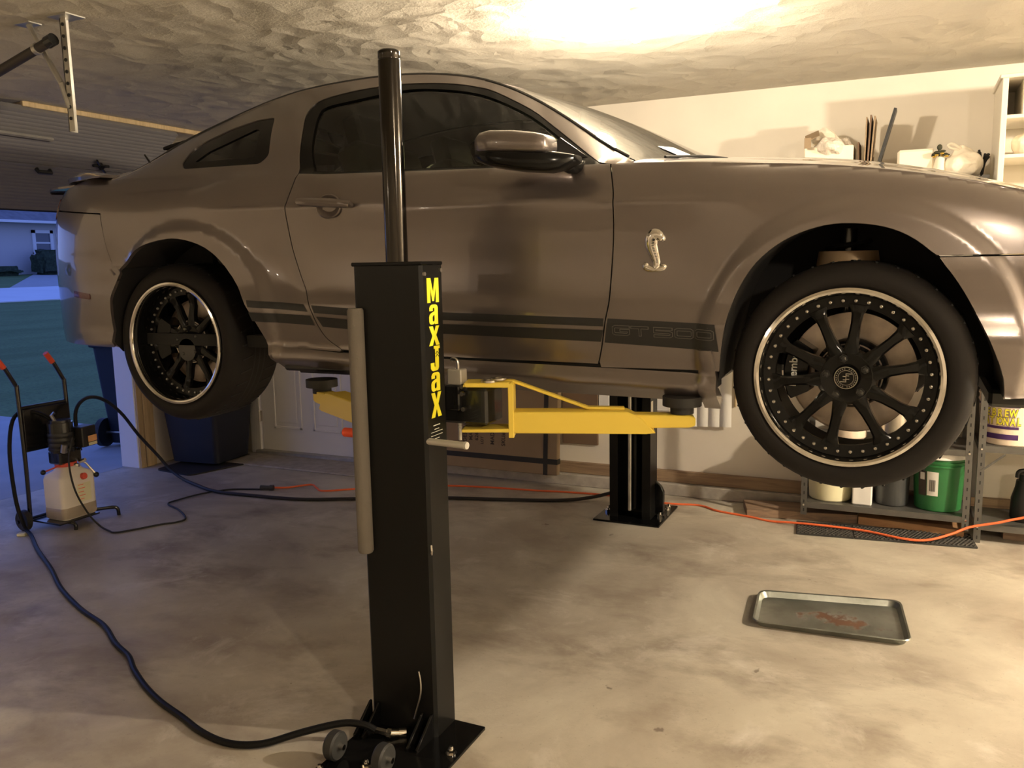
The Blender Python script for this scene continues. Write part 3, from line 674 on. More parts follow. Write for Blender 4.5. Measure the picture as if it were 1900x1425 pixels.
for sd in (-1, 1):
    panel('rear_quarter', quarter, 'grey_metallic_paint', sd, holes=[qwin], grid=.025, d=.015)
    panel('door', door_poly, 'grey_metallic_paint', sd, grid=.025, d=.015)
    panel('front_fender', fender, 'grey_metallic_paint', sd, grid=.011 if sd < 0 else .03, d=.010 if sd < 0 else .02)
    panel('rear_bumper', rb, 'grey_metallic_paint', sd)
    panel('tail_panel', decktop, 'grey_metallic_paint', sd)
    panel('front_bumper', fb, 'grey_metallic_paint', sd, grid=.013 if sd < 0 else .03, d=.012 if sd < 0 else .02)
    panel('grille_panel', nose, 'black_plastic', sd)
    panel('side_skirt', skirt, 'grey_metallic_paint', sd, o=.006, thick=.02, grid=.014, d=.012)
    panel('skirt_end_cap', cap, 'grey_metallic_paint', sd, o=.012, thick=.035, d=.015)
    panel('window_frame', wframe, 'black_gloss', sd, holes=[wg_s], o=-.003, thick=.02)
    panel('side_window', wg_s, 'tinted_glass', sd, o=-.010, thick=0)
    panel('quarter_window_frame', qwin, 'black_gloss', sd, holes=[qglass], o=-.004, thick=.01)
    panel('quarter_window', qglass, 'tinted_glass', sd, o=-.008, thick=0)
    # dark inner shell behind the gaps
    inner = [(.70, .05)]+[(x, z) for x, z in [(1.4, .03), (2.3, .02)]]+[(2.33, .12), (2.36, .3), (2.5, .44), (2.75, .49), (2.75, .58), (2.4, .62), (2.05, .64), (1.8, .655), (1.2, .672), (.7, .685), (.3, .70), (-.3, .70), (-.3, .50), (.1, .52), (.3, .49), (.45, .38), (.56, .22), (.62, .08)]
    panel('inner_shell', inner, 'interior', sd, o=-.035, thick=0, grid=.08, d=.06)
    # tail lamp and rear side marker on the corner
    panel('tail_lamp', rounded([(-.92, .70), (-.92, .60), (-1.35, .60), (-1.35, .70)], .02), 'tail_red', sd, o=.004, thick=.008)
    panel('side_marker', rounded([(-.60, .235), (-.60, .265), (-.46, .250), (-.46, .225)], .008), 'tail_red', sd, o=.002, thick=.004, d=.01)
    panel('headlamp', rounded([(3.60, .345), (3.60, .41), (3.80, .385), (3.88, .345)], .02), 'headlight', sd, o=.004, thick=.01)
    # stripes
    st1 = [(.700, .213), (.505, .227), (.512, .201), (.700, .187)]
    st2 = [(.700, .168), (.506, .180), (.504, .143), (.720, .129), ]
    panel('side_stripe', [(.497, .226), (.760, .209), (.778, .181), (.505, .199)], 'stripe_black', sd, o=.0022, thick=0, d=.015, grid=.02)
    panel('side_stripe', [(.503, .179), (.788, .166), (.805, .128), (.515, .143)], 'stripe_black', sd, o=.0022, thick=0, d=.015, grid=.02)
    panel('side_stripe', [(.800, .206), (.984, .195), (1.379, .184), (1.982, .168), (1.980, .1425), (1.376, .157), (.980, .168), (.812, .177)], 'stripe_black', sd, o=.0022, thick=0, d=.015, grid=.02)
    panel('side_stripe', [(.818, .163), (.977, .153), (1.373, .142), (1.979, .1295), (1.968, .091), (1.368, .107), (.969, .116), (.842, .124)], 'stripe_black', sd, o=.0022, thick=0, d=.015, grid=.02)
    panel('side_stripe', [(1.996, .168), (2.345, .154), (2.356, .07), (1.981, .089)], 'stripe_black', sd, o=.0022, thick=0, d=.015, grid=.02)
    # arch liner: strip going inwards and a back wall
    for arch in (fr_arch, rr_arch):
        m = MB(); Pa, Na = spos(np.array([p[0] for p in arch]), np.array([p[1] for p in arch]), sd, -.012)
        vs = []; 
        for p, q in zip(Pa, arch):
            vs += [tuple(p), (p[0], CY+sd*.56, p[2]+.02)]
        fs = [(2*i, 2*i+2, 2*i+3, 2*i+1) for i in range(len(arch)-1)]
        m.raw(vs, fs); bk = [vs[2*i+1] for i in range(len(arch))]; m.raw(bk, [tuple(range(len(bk)))])
        obj('wheel_arch_liner', m, 'arch_liner', car)
# roof, glass and lids
def rail3(x): return np.array([x, float(RW(x)), float(RZ(x))])
def roof_fn(x0, x1, crown):
    def f(u, v):
        x = x0+(x1-x0)*u; e = rail3(x); c = crown(x)
        return (x+.0, CY+v*e[1], AZ+e[2]+.002+c*(1-abs(v)**2.4))
    return f
patch('roof', roof_fn(.16, 1.42, lambda x: .034), 30, 24, 'grey_metallic_paint')
patch('rear_window', roof_fn(-.52, .155, lambda x: .034+.03*sst(-x, -.1, .4)), 16, 20, 'windshield_glass', 0)
def wsf(u, v):
    x = 1.425+(2.085-1.425)*u; e = rail3(x); s = 1-abs(v)**2.1; b = .034*(1-u)+.070*math.sin(PI*min(1, u)*.5)*.9
    n = Vector((.55, 0, .83)); fwd = .20*u**1.3
    return (x+s*(b*.45*u+fwd), CY+v*(e[1]-.012), AZ+e[2]+.002+s*(b*.85-fwd*.16))
patch('windshield', wsf, 26, 24, 'windshield_glass', 0)
m = MB()
for sd in (-1, 1):
    pts = [(x, CY+sd*(float(RW(x))-.006), AZ+float(RZ(x))+.004) for x in np.arange(-.5, 2.07, .06)]
    obj('roof_moulding', MB().tube(pts, .006, 6), 'black_plastic', car)
_hu = np.linspace(2.0, float(U1)-.001, 120); _hs = S(_hu, ZEDGE(PX(_hu))); HX_ = np.maximum.accumulate(_hs[0]); HW_ = _hs[1]
def hoodf(u, v):
    x = 2.06+(float(HX_[-1])-2.06)*u; z = float(ZEDGE(x)); w = float(np.interp(x, HX_, HW_)); z = float(ZEDGE(x))
    bulge = .028*math.exp(-((abs(v)-.0)/.38)**4)*math.sin(PI*min(1, u*.9+.1))**.5
    return (x, CY+v*w, AZ+z+(.075*(1-.4*u))*(1-abs(v)**2.2)+bulge*.8)
patch('hood', hoodf, 30, 30, 'grey_metallic_paint')
def cowlf(u, v):
    x = 2.0+.30*u; return (x, CY+v*.80, AZ+.655+.03*(1-v*v))
patch('cowl', cowlf, 4, 16, 'black_plastic')
def deckf(u, v):
    x = -.50-.61*u; return (x, CY+v*min(.70, .70*(1-.0*u)), AZ+.765-.015*u+.02*(1-v*v)) if u < .6 else (x, CY+v*(.70-.62*(u-.6)**1.6), AZ+.765-.015*u+.02*(1-v*v))
patch('trunk_lid', deckf, 14, 20, 'grey_metallic_paint')
# spoiler swept round the tail
sp = MB(); prof = [(-.012, 0), (.10, .006), (.11, .030), (.085, .046), (.02, .040), (-.015, .018)]
rings = []; us = np.linspace(-.42, float(U0)+.002, 28)
path = [(float(PX(u)), float(PW(u))) for u in us]; path = path+[(x, -w) for x, w in path[::-1][1:]]
for i, (x, w) in enumerate(path):
    a = path[max(i-1, 0)]; b = path[min(i+1, len(path)-1)]; t = Vector((b[0]-a[0], b[1]-a[1])).normalized(); nin = Vector((t.y, -t.x))
    if nin.dot(Vector((-.3-x, -w))) < 0: nin = -nin
    k = min(1, min(i, len(path)-1-i)/5)
    rings.append([sp.bm.verts.new((x+nin.x*(p+.085+.075*(1-abs(w)/.9)), CY-(w+nin.y*(p+.085+.075*(1-abs(w)/.9))), AZ+.765+q*(.35+.65*k))) for p, q in prof])
for i in range(len(rings)-1):
    for j in range(len(prof)): sp.bm.faces.new((rings[i][j], rings[i][(j+1) % len(prof)], rings[i+1][(j+1) % len(prof)], rings[i+1][j]))
sp.bm.faces.new(rings[0]); sp.bm.faces.new(rings[-1][::-1])
obj('spoiler', sp, 'grey_metallic_paint', car, smooth=50)
obj('roof_lip_visor', MB().prism([(0, 0), (.30, .045), (.30, .06), (.05, .022), (0, .014)], (-.31, CY-.56, AZ+.905), (1, 0, 0), (0, 0, 1), 1.12, N=(0, 1, 0), bev=.003), 'arch_liner', car)
# underside
ub = MB(); ub.b2((.62, CY-.84, AZ-.075), (2.30, CY+.84, AZ+.06), .02); ub.b2((-1.0, CY-.52, AZ-.02), (.64, CY+.52, AZ+.30), .04); ub.b2((2.28, CY-.52, AZ-.04), (3.5, CY+.52, AZ+.30), .04)
ub.b2((.60, CY-.88, AZ-.060), (2.34, CY-.80, AZ+.02), .01).b2((.60, CY+.80, AZ-.060), (2.34, CY+.88, AZ+.02), .01)
obj('underbody', ub, 'lower_black', car)
obj('exhaust_pipe', MB().tube([(-1.0, CY-.45, AZ+.02), (-.6, CY-.45, AZ-.03), (.3, CY-.35, AZ-.06), (2.2, CY-.2, AZ-.09)], .035, 12, 5), 'rust_steel', car)
obj('exhaust_pipe', MB().tube([(-1.0, CY+.45, AZ+.02), (-.6, CY+.45, AZ-.03), (.3, CY+.35, AZ-.06), (2.2, CY+.2, AZ-.09)], .035, 12, 5), 'rust_steel', car)
obj('air_dam', MB().b2((3.10, CY-.80, AZ-.085), (3.50, CY+.80, AZ-.035), .01), 'black_plastic', car)
# interior
it = MB(); it.b2((-.30, CY-.80, AZ+.02), (2.05, CY+.80, AZ+.07)); it.b2((-.35, CY-.62, AZ+.30), (-.02, CY+.62, AZ+.72), .03)
obj('cabin_floor', it, 'interior', car)
obj('dashboard', MB().b2((1.78, CY-.76, AZ+.38), (2.06, CY+.76, AZ+.655), .05, seg=3), 'interior', car)
for sd in (-1, 1):
    y = CY+sd*.37
    s = obj('front_seat', MB().box((1.12, y, AZ+.28), (.50, .50, .16), (0, R(-8), 0), .05, seg=3).box((.86, y, AZ+.56), (.14, .48, .62), (0, R(-20), 0), .06, seg=3), 'seat_leather', car)
    obj('headrest', MB().box((.72, y, AZ+.90), (.10, .27, .17), (0, R(-15), 0), .045, seg=3).cyl((.745, y-.06, AZ+.8), (.73, y-.06, AZ+.88), .007).cyl((.745, y+.06, AZ+.8), (.73, y+.06, AZ+.88), .007), 'seat_leather', s)
    obj('rear_seat', MB().box((.25, y, AZ+.30), (.45, .5, .15), (0, 0, 0), .05, seg=3).box((.02, y, AZ+.56), (.13, .52, .50), (0, R(-25), 0), .05, seg=3), 'seat_leather', car)
sw = MB(); Ms = Matrix.Translation((1.62, CY+.37, AZ+.60)) @ Matrix.Rotation(R(-68), 4, 'Y'); pr = [(.18+.014*math.cos(a), .014*math.sin(a)) for a in np.linspace(0, 2*PI, 9)[:-1]]
sw.lathe(pr, 28, Ms, closed=True); sw.box((0, 0, 0), (.10, .34, .02), M=Ms, bev=.005); sw.cyl((1.62, CY+.37, AZ+.60), (1.82, CY+.37, AZ+.52), .03)
obj('steering_wheel', sw, 'black_plastic', car)
obj('rear_view_mirror', MB().box((1.60, CY, AZ+.95), (.03, .22, .06), (0, R(10), 0), .012), 'black_plastic', car)
# b pillars dark inside
for sd in (-1, 1): panel('pillar_trim', [(.52, .72), (.72, .72), (.66, .98), (.54, .98)], 'interior', sd, o=-.045, thick=.01, d=.05)
# wipers, sticker
for (x0, y0, x1, y1) in ((2.13, CY-.74, 2.30, CY-.22), (2.16, CY-.30, 2.33, CY+.35)):
    obj('wiper', MB().tube([(x0, y0, AZ+.675), ((x0+x1)/2, (y0+y1)/2, AZ+.700), (x1, y1, AZ+.705)], .008, 6, 4).tube([(x0, y0, AZ+.69), ((x0+x1)/2, (y0+y1)/2, AZ+.712), (x1, y1, AZ+.715)], .005, 6, 4), 'black_plastic', car)
def ws_pt(u, v): return Vector(wsf(u, v))
a, b, c, d_ = ws_pt(.78, -.66), ws_pt(.78, -.52), ws_pt(.89, -.52), ws_pt(.89, -.66)
nn = (b-a).cross(c-a).normalized(); nn = nn if nn.z > 0 else -nn
obj('inspection_sticker', MB().raw([tuple(p+nn*.002) for p in (a, b, c, d_)], [(0, 1, 2, 3)]), 'paper', car)
# door handle, mirror, antenna
hd = MB()
Ph, Nh = spos(np.linspace(.785, 1.012, 12), np.linspace(.586, .572, 12), -1, .024)
hd.tube([tuple(Ph[0]-Nh[0]*.02)]+[tuple(p) for p in Ph]+[tuple(Ph[-1]-Nh[-1]*.02)], .014, 10, 0, rr=[.010]+[.014+.004*math.sin(PI*i/11) for i in range(12)]+[.010])
hnd = obj('door_handle', hd, 'grey_metallic_paint', car)
Pc, Nc = spos(np.array([.908]), np.array([.574]), -1, .001); Pc, Nc = Pc[0], Vector(Nc[0])
Mh = Matrix.Translation(Pc) @ Nc.to_track_quat('Z', 'Y').to_matrix().to_4x4()
obj('handle_cup', MB().lathe([(.050, .0), (.046, .004), (.038, .001), (.02, -.006), (.0005, -.008)], 28, Mh @ Matrix.Diagonal((1.15, .92, 1, 1))), 'grey_metallic_paint', hnd)
# the mirror is folded back along the door
def ring_surf(rings, name, mat, parent, smooth=60):
    m = MB(); vv = [[m.bm.verts.new(p) for p in r] for r in rings]; n = len(rings[0])
    for i in range(len(vv)-1):
        for k in range(n): m.bm.faces.new((vv[i][k], vv[i][(k+1) % n], vv[i+1][(k+1) % n], vv[i+1][k]))
    m.bm.faces.new(vv[0][::-1]); m.bm.faces.new(vv[-1]); return obj(name, m, mat, parent, smooth=smooth)
def sq(xc, yc, zc, hy, hz, n=20, pw=.55):
    out = []
    for k in range(n):
        a = 2*PI*k/n; c, s = math.cos(a), math.sin(a)
        out.append((xc, yc+math.copysign(abs(c)**pw, c)*hy, zc+math.copysign(abs(s)**pw, s)*hz))
    return out
def mirror(sd):
    ym = CY+sd*1.045
    rg = []
    for x, hy, hz, zc, dy in ((1.592, .020, .014, 1.906, 0), (1.600, .038, .026, 1.908, 0), (1.622, .056, .036, 1.912, 0), (1.66, .066, .040, 1.912, 0), (1.74, .068, .038, 1.907, .0), (1.81, .064, .033, 1.900, 0), (1.842, .058, .028, 1.896, 0), (1.850, .048, .021, 1.896, 0)):
        rg.append(sq(x, ym+sd*dy, zc, hy, hz))
    base = ring_surf(rg, 'side_mirror', 'grey_metallic_paint', car)
    rg = []
    for x, hy, hz, zc, dy in ((1.592, .024, .010, 1.880, 0), (1.604, .047, .020, 1.876, 0), (1.66, .066, .030, 1.865, 0), (1.75, .069, .033, 1.852, 0), (1.84, .062, .033, 1.844, -.01), (1.88, .052, .027, 1.845, -.03), (1.918, .04, .012, 1.852, -.05)):
        rg.append(sq(x, ym+sd*dy, zc, hy, hz))
    ring_surf(rg, 'mirror_base', 'black_gloss', base)
    obj('mirror_arm', MB().tube([(1.86, ym-sd*.03, AZ+.672), (1.875, ym-sd*.10, AZ+.655), (1.88, CY+sd*.86, AZ+.665)], .022, 12, 4), 'black_gloss', base)
    obj('mirror_sail', MB().prism([(1.70, .682), (1.93, .672), (1.80, .765)], (0, CY+sd*.835, AZ), (1, 0, 0), (0, 0, 1), .012, N=(0, sd*1.0, 0)), 'black_plastic', base)
mirror(-1); mirror(1)
obj('antenna', MB().cyl((-.30, CY-.60, AZ+.76), (-.31, CY-.60, AZ+.79), .014, .010).cyl((-.31, CY-.60, AZ+.79), (-.385, CY-.60, AZ+.885), .006, .004), 'black_plastic', car)

# --- snake emblem on the fender
def onside(u, z, o=.002):
    P, N = spos(np.array([u]), np.array([z]), -1, o); return Vector(P[0]), Vector(N[0])
def ribbon(pts, widths, h, name, mat, parent, o=.001, seg=6):
    c = catmull([Vector((p[0], p[1], 0)) for p in pts], seg); n = len(c); m = MB(); rows = []
    for i, p in enumerate(c):
        t = (c[min(i+1, n-1)]-c[max(i-1, 0)]).normalized(); s = Vector((-t.y, t.x)); f = i/(n-1)*(len(widths)-1); k = min(int(f), len(widths)-2); w = widths[k]*(1-(f-k))+widths[k+1]*(f-k)
        row = []
        for q, hh in ((-1, 0), (-.75, .6), (0, 1), (.75, .6), (1, 0)):
            P, N = onside(p.x+s.x*w*q, p.y+s.y*w*q, o+h*hh*min(1, w/.006)); row.append(m.bm.verts.new(P))
        rows.append(row)
    for i in range(n-1):
        for k in range(4): m.bm.faces.new((rows[i][k], rows[i][k+1], rows[i+1][k+1], rows[i+1][k]))
    return obj(name, m, mat, parent, smooth=60)
em = ribbon([(2.166, .414), (2.162, .428), (2.148, .432), (2.137, .422), (2.134, .402), (2.140, .378), (2.148, .355), (2.151, .338), (2.146, .328)], [.008, .015, .020, .021, .020, .017, .014, .012, .010], .010, 'snake_emblem', 'chrome', car)
ribbon([(2.120, .345), (2.116, .334), (2.126, .327), (2.145, .324), (2.166, .326), (2.176, .333), (2.166, .339)], [.007, .013, .011, .008, .010, .009, .004], .008, 'emblem_coil', 'chrome', em)
ribbon([(2.160, .430), (2.170, .426), (2.176, .418), (2.172, .410)], [.009, .010, .007, .003], .009, 'emblem_head', 'chrome', em)
rbm = MB()
cl = [(2.146, .419), (2.143, .410), (2.142, .400), (2.144, .390), (2.147, .380), (2.150, .370), (2.153, .360), (2.155, .350), (2.156, .342)]
cc = catmull([Vector((a, b, 0)) for a, b in cl], 2)
for i, p in enumerate(cc[:-1]):
    q = .0055-.002*i/len(cc); P, N = onside(p.x, p.y, .0118); rbm.box(P, (q*1.7, .0012, .0022), (0, R(12), 0))
obj('emblem_rib', rbm, 'black_matte', em, kind='stuff')
# --- GT 500 outlined lettering on the stripe
def glyph(paths, u0, z0, w, h, th):
    m1, m2 = [], []
    for path in paths:
        pts = [(u0+a*w, z0-.040*(a*w)+b*h) for a, b in path]; m1.append(pts)
    return m1
G = {'G': [[(1, 1), (.12, 1), (0, .88), (0, .12), (.12, 0), (.88, 0), (1, .12), (1, .52), (.5, .52)]], 'T': [[(0, 1), (1.05, 1)], [(.55, 1), (.55, 0)]],
     '5': [[(1, 1), (0, 1), (0, .56), (.88, .56), (1, .44), (1, .12), (.88, 0), (0, 0)]], '0': [[(.12, 0), (0, .12), (0, .88), (.12, 1), (.88, 1), (1, .88), (1, .12), (.88, 0), (.12, 0)]]}
x = 2.016
wid = {'G': .050, 'T': .048, '5': .053, '0': .052}; step = {'G': .062, 'T': .075, '5': .068, '0': .066}
for ch in 'GT500':
    for kk, (tw, mt, oo) in enumerate(((.0046, 'stripe_grey', .0045), (.0030, 'stripe_black', .0054))):
        m = MB()
        for path in G[ch]:
            pts = [(x+a*wid[ch], .1445-.032*(x+a*wid[ch]-2.0)-.024+b*.0235) for a, b in path]
            closed = path[0] == path[-1]; dp = []
            for pa_, pb_ in zip(pts[:-1], pts[1:]):
                kk_ = max(1, int(math.dist(pa_, pb_)/.004)); dp += [(pa_[0]+(pb_[0]-pa_[0])*j/kk_, pa_[1]+(pb_[1]-pa_[1])*j/kk_) for j in range(kk_)]
            pts = dp+[pts[-1]]; n = len(pts); L = []; Rr = []
            for i, p in enumerate(pts):
                pa = pts[i-1] if i else (pts[-2] if closed else None); pb = pts[i+1] if i < n-1 else (pts[1] if closed else None)
                da = (Vector(p)-Vector(pa)).normalized() if pa else None; db = (Vector(pb)-Vector(p)).normalized() if pb else None
                na = Vector((-da.y, da.x)) if da else None; nb = Vector((-db.y, db.x)) if db else None
                if na and nb: s = (na+nb); s = s/max(.2, s.dot(na))
                else: s = na or nb
                e = Vector((0, 0))
                if not closed: e = (-db if da is None else da if db is None else Vector((0, 0)))*tw*(1 if not kk else .75)
                for q, lst in ((1, L), (-1, Rr)):
                    P, N = onside(p[0]+s.x*tw*q+e.x, p[1]+s.y*tw*q+e.y, oo); lst.append(tuple(P))
            m.raw(L+Rr, [(i, i+1, n+i+1, n+i) for i in range(n-1)])
        if kk == 0: first = obj('lettering', m, mt, car)
        else: obj('lettering_inlay', m, mt, first)
    x += step[ch]
# --- wheels
def wheel(cx, yl, cz, sd, steer, dish, tr, detail=True):
    """wheel frame: local Z is the outward axle direction, origin in the outer lip plane"""
    Z = Vector((math.sin(steer)*-1, sd, 0)).normalized() if sd < 0 else Vector((math.sin(steer), sd, 0)).normalized()
    X = Vector((-sd*1.0, 0, 0)); X = (X-Z*X.dot(Z)).normalized(); Y = Z.cross(X)
    M = Matrix(((X.x, Y.x, Z.x, cx), (X.y, Y.y, Z.y, yl), (X.z, Y.z, Z.z, cz), (0, 0, 0, 1)))
    w = tr[1]; r0 = tr[0]
    t = MB().lathe([(.262, -.012), (.268, .000), (.285, .008), (.305, .006), (.322, -.004), (.334, -.018), (r0-.003, -.036), (r0, -.06), (r0, -w+.06), (r0-.003, -w+.036), (.330, -w+.01), (.300, -w), (.262, -w+.01), (.258, -w+.02), (.258, -.02)], 72, M, closed=True)
    tire = obj('wheel', t, 'tire_rubber', car, smooth=40)
    lug_ = MB()
    for k in range(36):
        a = 2*PI*k/36; b = a+.035
        for rr, (z0, z1) in ((r0, (-.012-.03, -.105)), (r0, (-w+.105, -w+.042))):
            lug_.box((0, 0, 0), (.004, .006, abs(z1-z0)*1.02), M=M @ Matrix.Rotation(a, 4, 'Z') @ Matrix.Translation((rr, 0, (z0+z1)/2)) @ Matrix.Rotation(.25, 4, 'X'))
    for zz in (-.115, -w/2, -w+.115): lug_.lathe([(r0+.001, zz-.004), (r0+.001, zz+.004)], 72, M)
    obj('tread_groove', lug_, 'black_matte', tire, kind='stuff')
    obj('rim_lip', MB().lathe([(.258, -.014), (.2635, -.004), (.2665, .004), (.264, .010), (.256, .012), (.2495, .009), (.246, .002), (.2445, -.010), (.2445, -.016), (.262, -.018)], 96, M, closed=True), 'chrome', tire)
    d = dish
    obj('rim_barrel', MB().lathe([(.2450, -.012), (.2425, -.016), (.2415, -d), (.207, -d-.006), (.2065, -d-.018), (.232, -d-.03), (.228, -w+.03), (.255, -w+.005), (.262, -w+.01), (.246, -d-.02)], 96, M, closed=True), 'black_gloss', tire)
    # rivets
    rv = None
    for k in range(40):
        a = 2*PI*(k+.5)/40; Mk = M @ Matrix.Rotation(a, 4, 'Z') @ Matrix.Translation((.2255, 0, -d-.001))
        if rv is None:
            rv = obj('rivet', MB().lathe([(.0056, -.003), (.0056, .001), (.0044, .0040), (.0020, .0048), (.0005, .0034)], 8, Mk), 'satin_steel', tire); rv0 = rv
        else: inst('rivet', rv0, tire, Mk @ M0i @ WM[rv0.name])
        if k == 0: M0i = Mk.inverted()
    # spokes: five pairs
    hub_z = -d+.010 if dish < .05 else -d-.01
    sp0 = None; base_a = R(26.8)
    for k in range(5):
        for off_ in (-15.8, 15.8):
            a = base_a+2*PI*k/5+R(off_); Mk = M @ Matrix.Rotation(a, 4, 'Z')
            if sp0 is None:
                m = MB(); rows = []
                for r_, hw, zt, th in ((.060, .024, hub_z+.002, .030), (.085, .0205, hub_z+.004, .030), (.12, .0152, hub_z+.002, .028), (.16, .0138, hub_z-.002, .026), (.188, .0165, (hub_z-d)/2-.001, .022), (.203, .023, -d+.001, .018), (.214, .030, -d+.000, .012)):
                    rows.append([m.bm.verts.new(Mk @ Vector(p)) for p in ((r_, -hw, zt-th), (r_, -hw, zt-.006), (r_, -hw*.62, zt), (r_, hw*.62, zt), (r_, hw, zt-.006), (r_, hw, zt-th))])
                for i in range(len(rows)-1):
                    for j in range(6): m.bm.faces.new((rows[i][j], rows[i][(j+1) % 6], rows[i+1][(j+1) % 6], rows[i+1][j]))
                m.bm.faces.new(rows[0]); m.bm.faces.new(rows[-1][::-1])
                sp0 = obj('spoke', m, 'black_gloss', tire, smooth=40); K0 = Mk.inverted()
            else: inst('spoke', sp0, tire, Mk @ K0 @ WM[sp0.name])
    obj('hub', MB().lathe([(.0005, hub_z-.004), (.030, hub_z-.004), (.036, hub_z-.002), (.072, hub_z+.004), (.082, hub_z-.004), (.086, hub_z-.03), (.0005, hub_z-.05)], 48, M), 'black_gloss', tire)
    lg0 = None
    for k in range(5):
        a = base_a+2*PI*k/5; Mk = M @ Matrix.Rotation(a, 4, 'Z') @ Matrix.Translation((.0575, 0, hub_z+.004))
        if lg0 is None: lg0 = obj('lug_nut', MB().lathe([(.0125, -.004), (.0125, .002), (.0100, .002), (.0095, .012), (.006, .015), (.0005, .016)], 6, Mk), 'black_steel', tire, smooth=20); L0 = Mk.inverted()
        else: inst('lug_nut', lg0, tire, Mk @ L0 @ WM[lg0.name])
    obj('center_cap', MB().lathe([(.034, hub_z-.006), (.034, hub_z+.006), (.032, hub_z+.010), (.0305, hub_z+.0105), (.0305, hub_z+.009), (.0005, hub_z+.009)], 36, M), 'black_gloss', tire)
    obj('cap_ring', MB().lathe([(.0335, hub_z+.0092), (.0325, hub_z+.0112), (.0312, hub_z+.0112), (.0305, hub_z+.0096)], 48, M, closed=True).lathe([(.0222, hub_z+.0092), (.0222, hub_z+.0100), (.0214, hub_z+.0100), (.0214, hub_z+.0092)], 40, M, closed=True), 'satin_steel', tire)
    # monogram of two hooked strokes inside the ring
    mg = MB(); z = hub_z+.0097
    for s_ in (1, -1):
        for a, b in (((-.003, .012), (-.003, -.006)), ((-.003, .012), (.012, .012)), ((-.011, .004), (-.003, .004)), ((-.010, -.006), (-.003, -.006))):
            a = Vector((a[0]*s_, a[1]*s_, 0)); b = Vector((b[0]*s_, b[1]*s_, 0)); c = (a+b)/2; L = (b-a).length+.0022; ang = math.atan2((b-a).y, (b-a).x)
            mg.box((0, 0, 0), (L, .0020, .0008), M=M @ Matrix.Translation((c.x+.003*s_, c.y, z)) @ Matrix.Rotation(ang, 4, 'Z'))
    obj('monogram', mg, 'satin_steel', tire)
    lt = MB()
    for k in range(26):
        if k in (6, 19): continue
        a = 2*PI*k/26; Mk = M @ Matrix.Rotation(a, 4, 'Z') @ Matrix.Translation((.0268, 0, z)); lt.box((0, .0, 0), (.0040, .0007, .0006), M=Mk); lt.box((0, .0019, 0), (.0040, .0006, .0006), M=Mk)
    obj('ring_lettering', lt, 'satin_steel', tire, kind='stuff')
    # brake
    obj('brake_disc', MB().lathe([(.185, -.135), (.185, -.155), (.10, -.155), (.10, -.135), (.094, -.125), (.094, -.09), (.0005, -.09)], 64, M), 'rotor_steel', tire)
    obj('disc_hat', MB().lathe([(.108, -.130), (.106, -.118), (.096, -.095), (.088, -.088), (.0005, -.088)], 48, M), 'black_steel', tire)
    cb_ = MB(); n = 14; a0, a1 = R(146), R(206)
    rows = []
    for i in range(n+1):
        a = a0+(a1-a0)*i/n; e = min(1, min(i, n-i)/2+.55); rows.append([cb_.bm.verts.new(M @ Vector((math.cos(a)*r_, math.sin(a)*r_, z_))) for r_, z_ in ((.120+.02*(1-e), -.10), (.122+.02*(1-e), -.082), (.188-.012*(1-e), -.074), (.196-.01*(1-e), -.095), (.198-.01*(1-e), -.175), (.122, -.175))])
    for i in range(n):
        for j in range(6): cb_.bm.faces.new((rows[i][j], rows[i][(j+1) % 6], rows[i+1][(j+1) % 6], rows[i+1][j]))
    cb_.bm.faces.new(rows[0]); cb_.bm.faces.new(rows[-1][::-1])
    obj('brake_caliper', cb_, 'black_gloss', tire)
    if detail:
        Mt = M @ Matrix.Rotation(R(176), 4, 'Z') @ Matrix.Translation((.162, 0, -.072)) @ Matrix.Rotation(R(-88), 4, 'Z')
        text_obj('caliper_lettering', 'brembo', .034, Mt, 'decal_white', tire, fat=.0006)
    return M
Mf = wheel(2.722, .002, 1.180, -1, R(3.5), .022, (.341, .265))
wheel(.004, .052, 1.214, -1, 0, .075, (.343, .290), False)
wheel(2.72, 2*CY, 1.180, 1, 0, .022, (.341, .265), False)
wheel(0., 2*CY-.05, 1.214, 1, 0, .075, (.343, .290), False)
for sd in (-1, 1):
    y = CY+sd*.66
    sg = MB(); sg.tube([(2.70+.062*math.cos(a), y+.062*math.sin(a), AZ+.20+.20*a/(2*PI*4)) for a in np.linspace(0, 8*PI, 80)], .009, 6); sg.cyl((2.70, y, AZ-.05), (2.70, y, AZ+.44), .025)
    obj('coil_spring', sg, 'black_steel', car); obj('spring_seat', MB().cyl((2.70, y, AZ+.325), (2.70, y, AZ+.37), .095, .088, 28), 'rust_steel', car)
    for cx in (2.72, 0): obj('suspension_arm', MB().tube([(cx+.1, CY+sd*.40, AZ+.05), (cx, CY+sd*.72, AZ-.04)], .03, 8).tube([(cx-.25, CY+sd*.38, AZ+.03), (cx, CY+sd*.72, AZ-.04)], .025, 8).cyl((cx, CY+sd*.60, AZ), (cx, CY+sd*.80, AZ), .05), 'black_steel', car)
obj('rear_axle', MB().cyl((0, CY-.6, AZ+.03), (0, CY+.6, AZ+.03), .04).sph((0, CY, AZ+.03), .13), 'black_steel', car)
# ================================================================== LIFT POSTS
def pad(m, x, y, z, r=.062):
    m.cyl((x, y, z-.03), (x, y, z), r, seg=32); m.cyl((x, y, z-.055), (x, y, z-.03), r*.6, seg=24); return m
P1 = thing('lift_post', (1.43, -.40, 0), 'black near lift column with yellow lettering, chrome-streaked cylinder and yellow arms', 'lift', 'two-post lift columns')
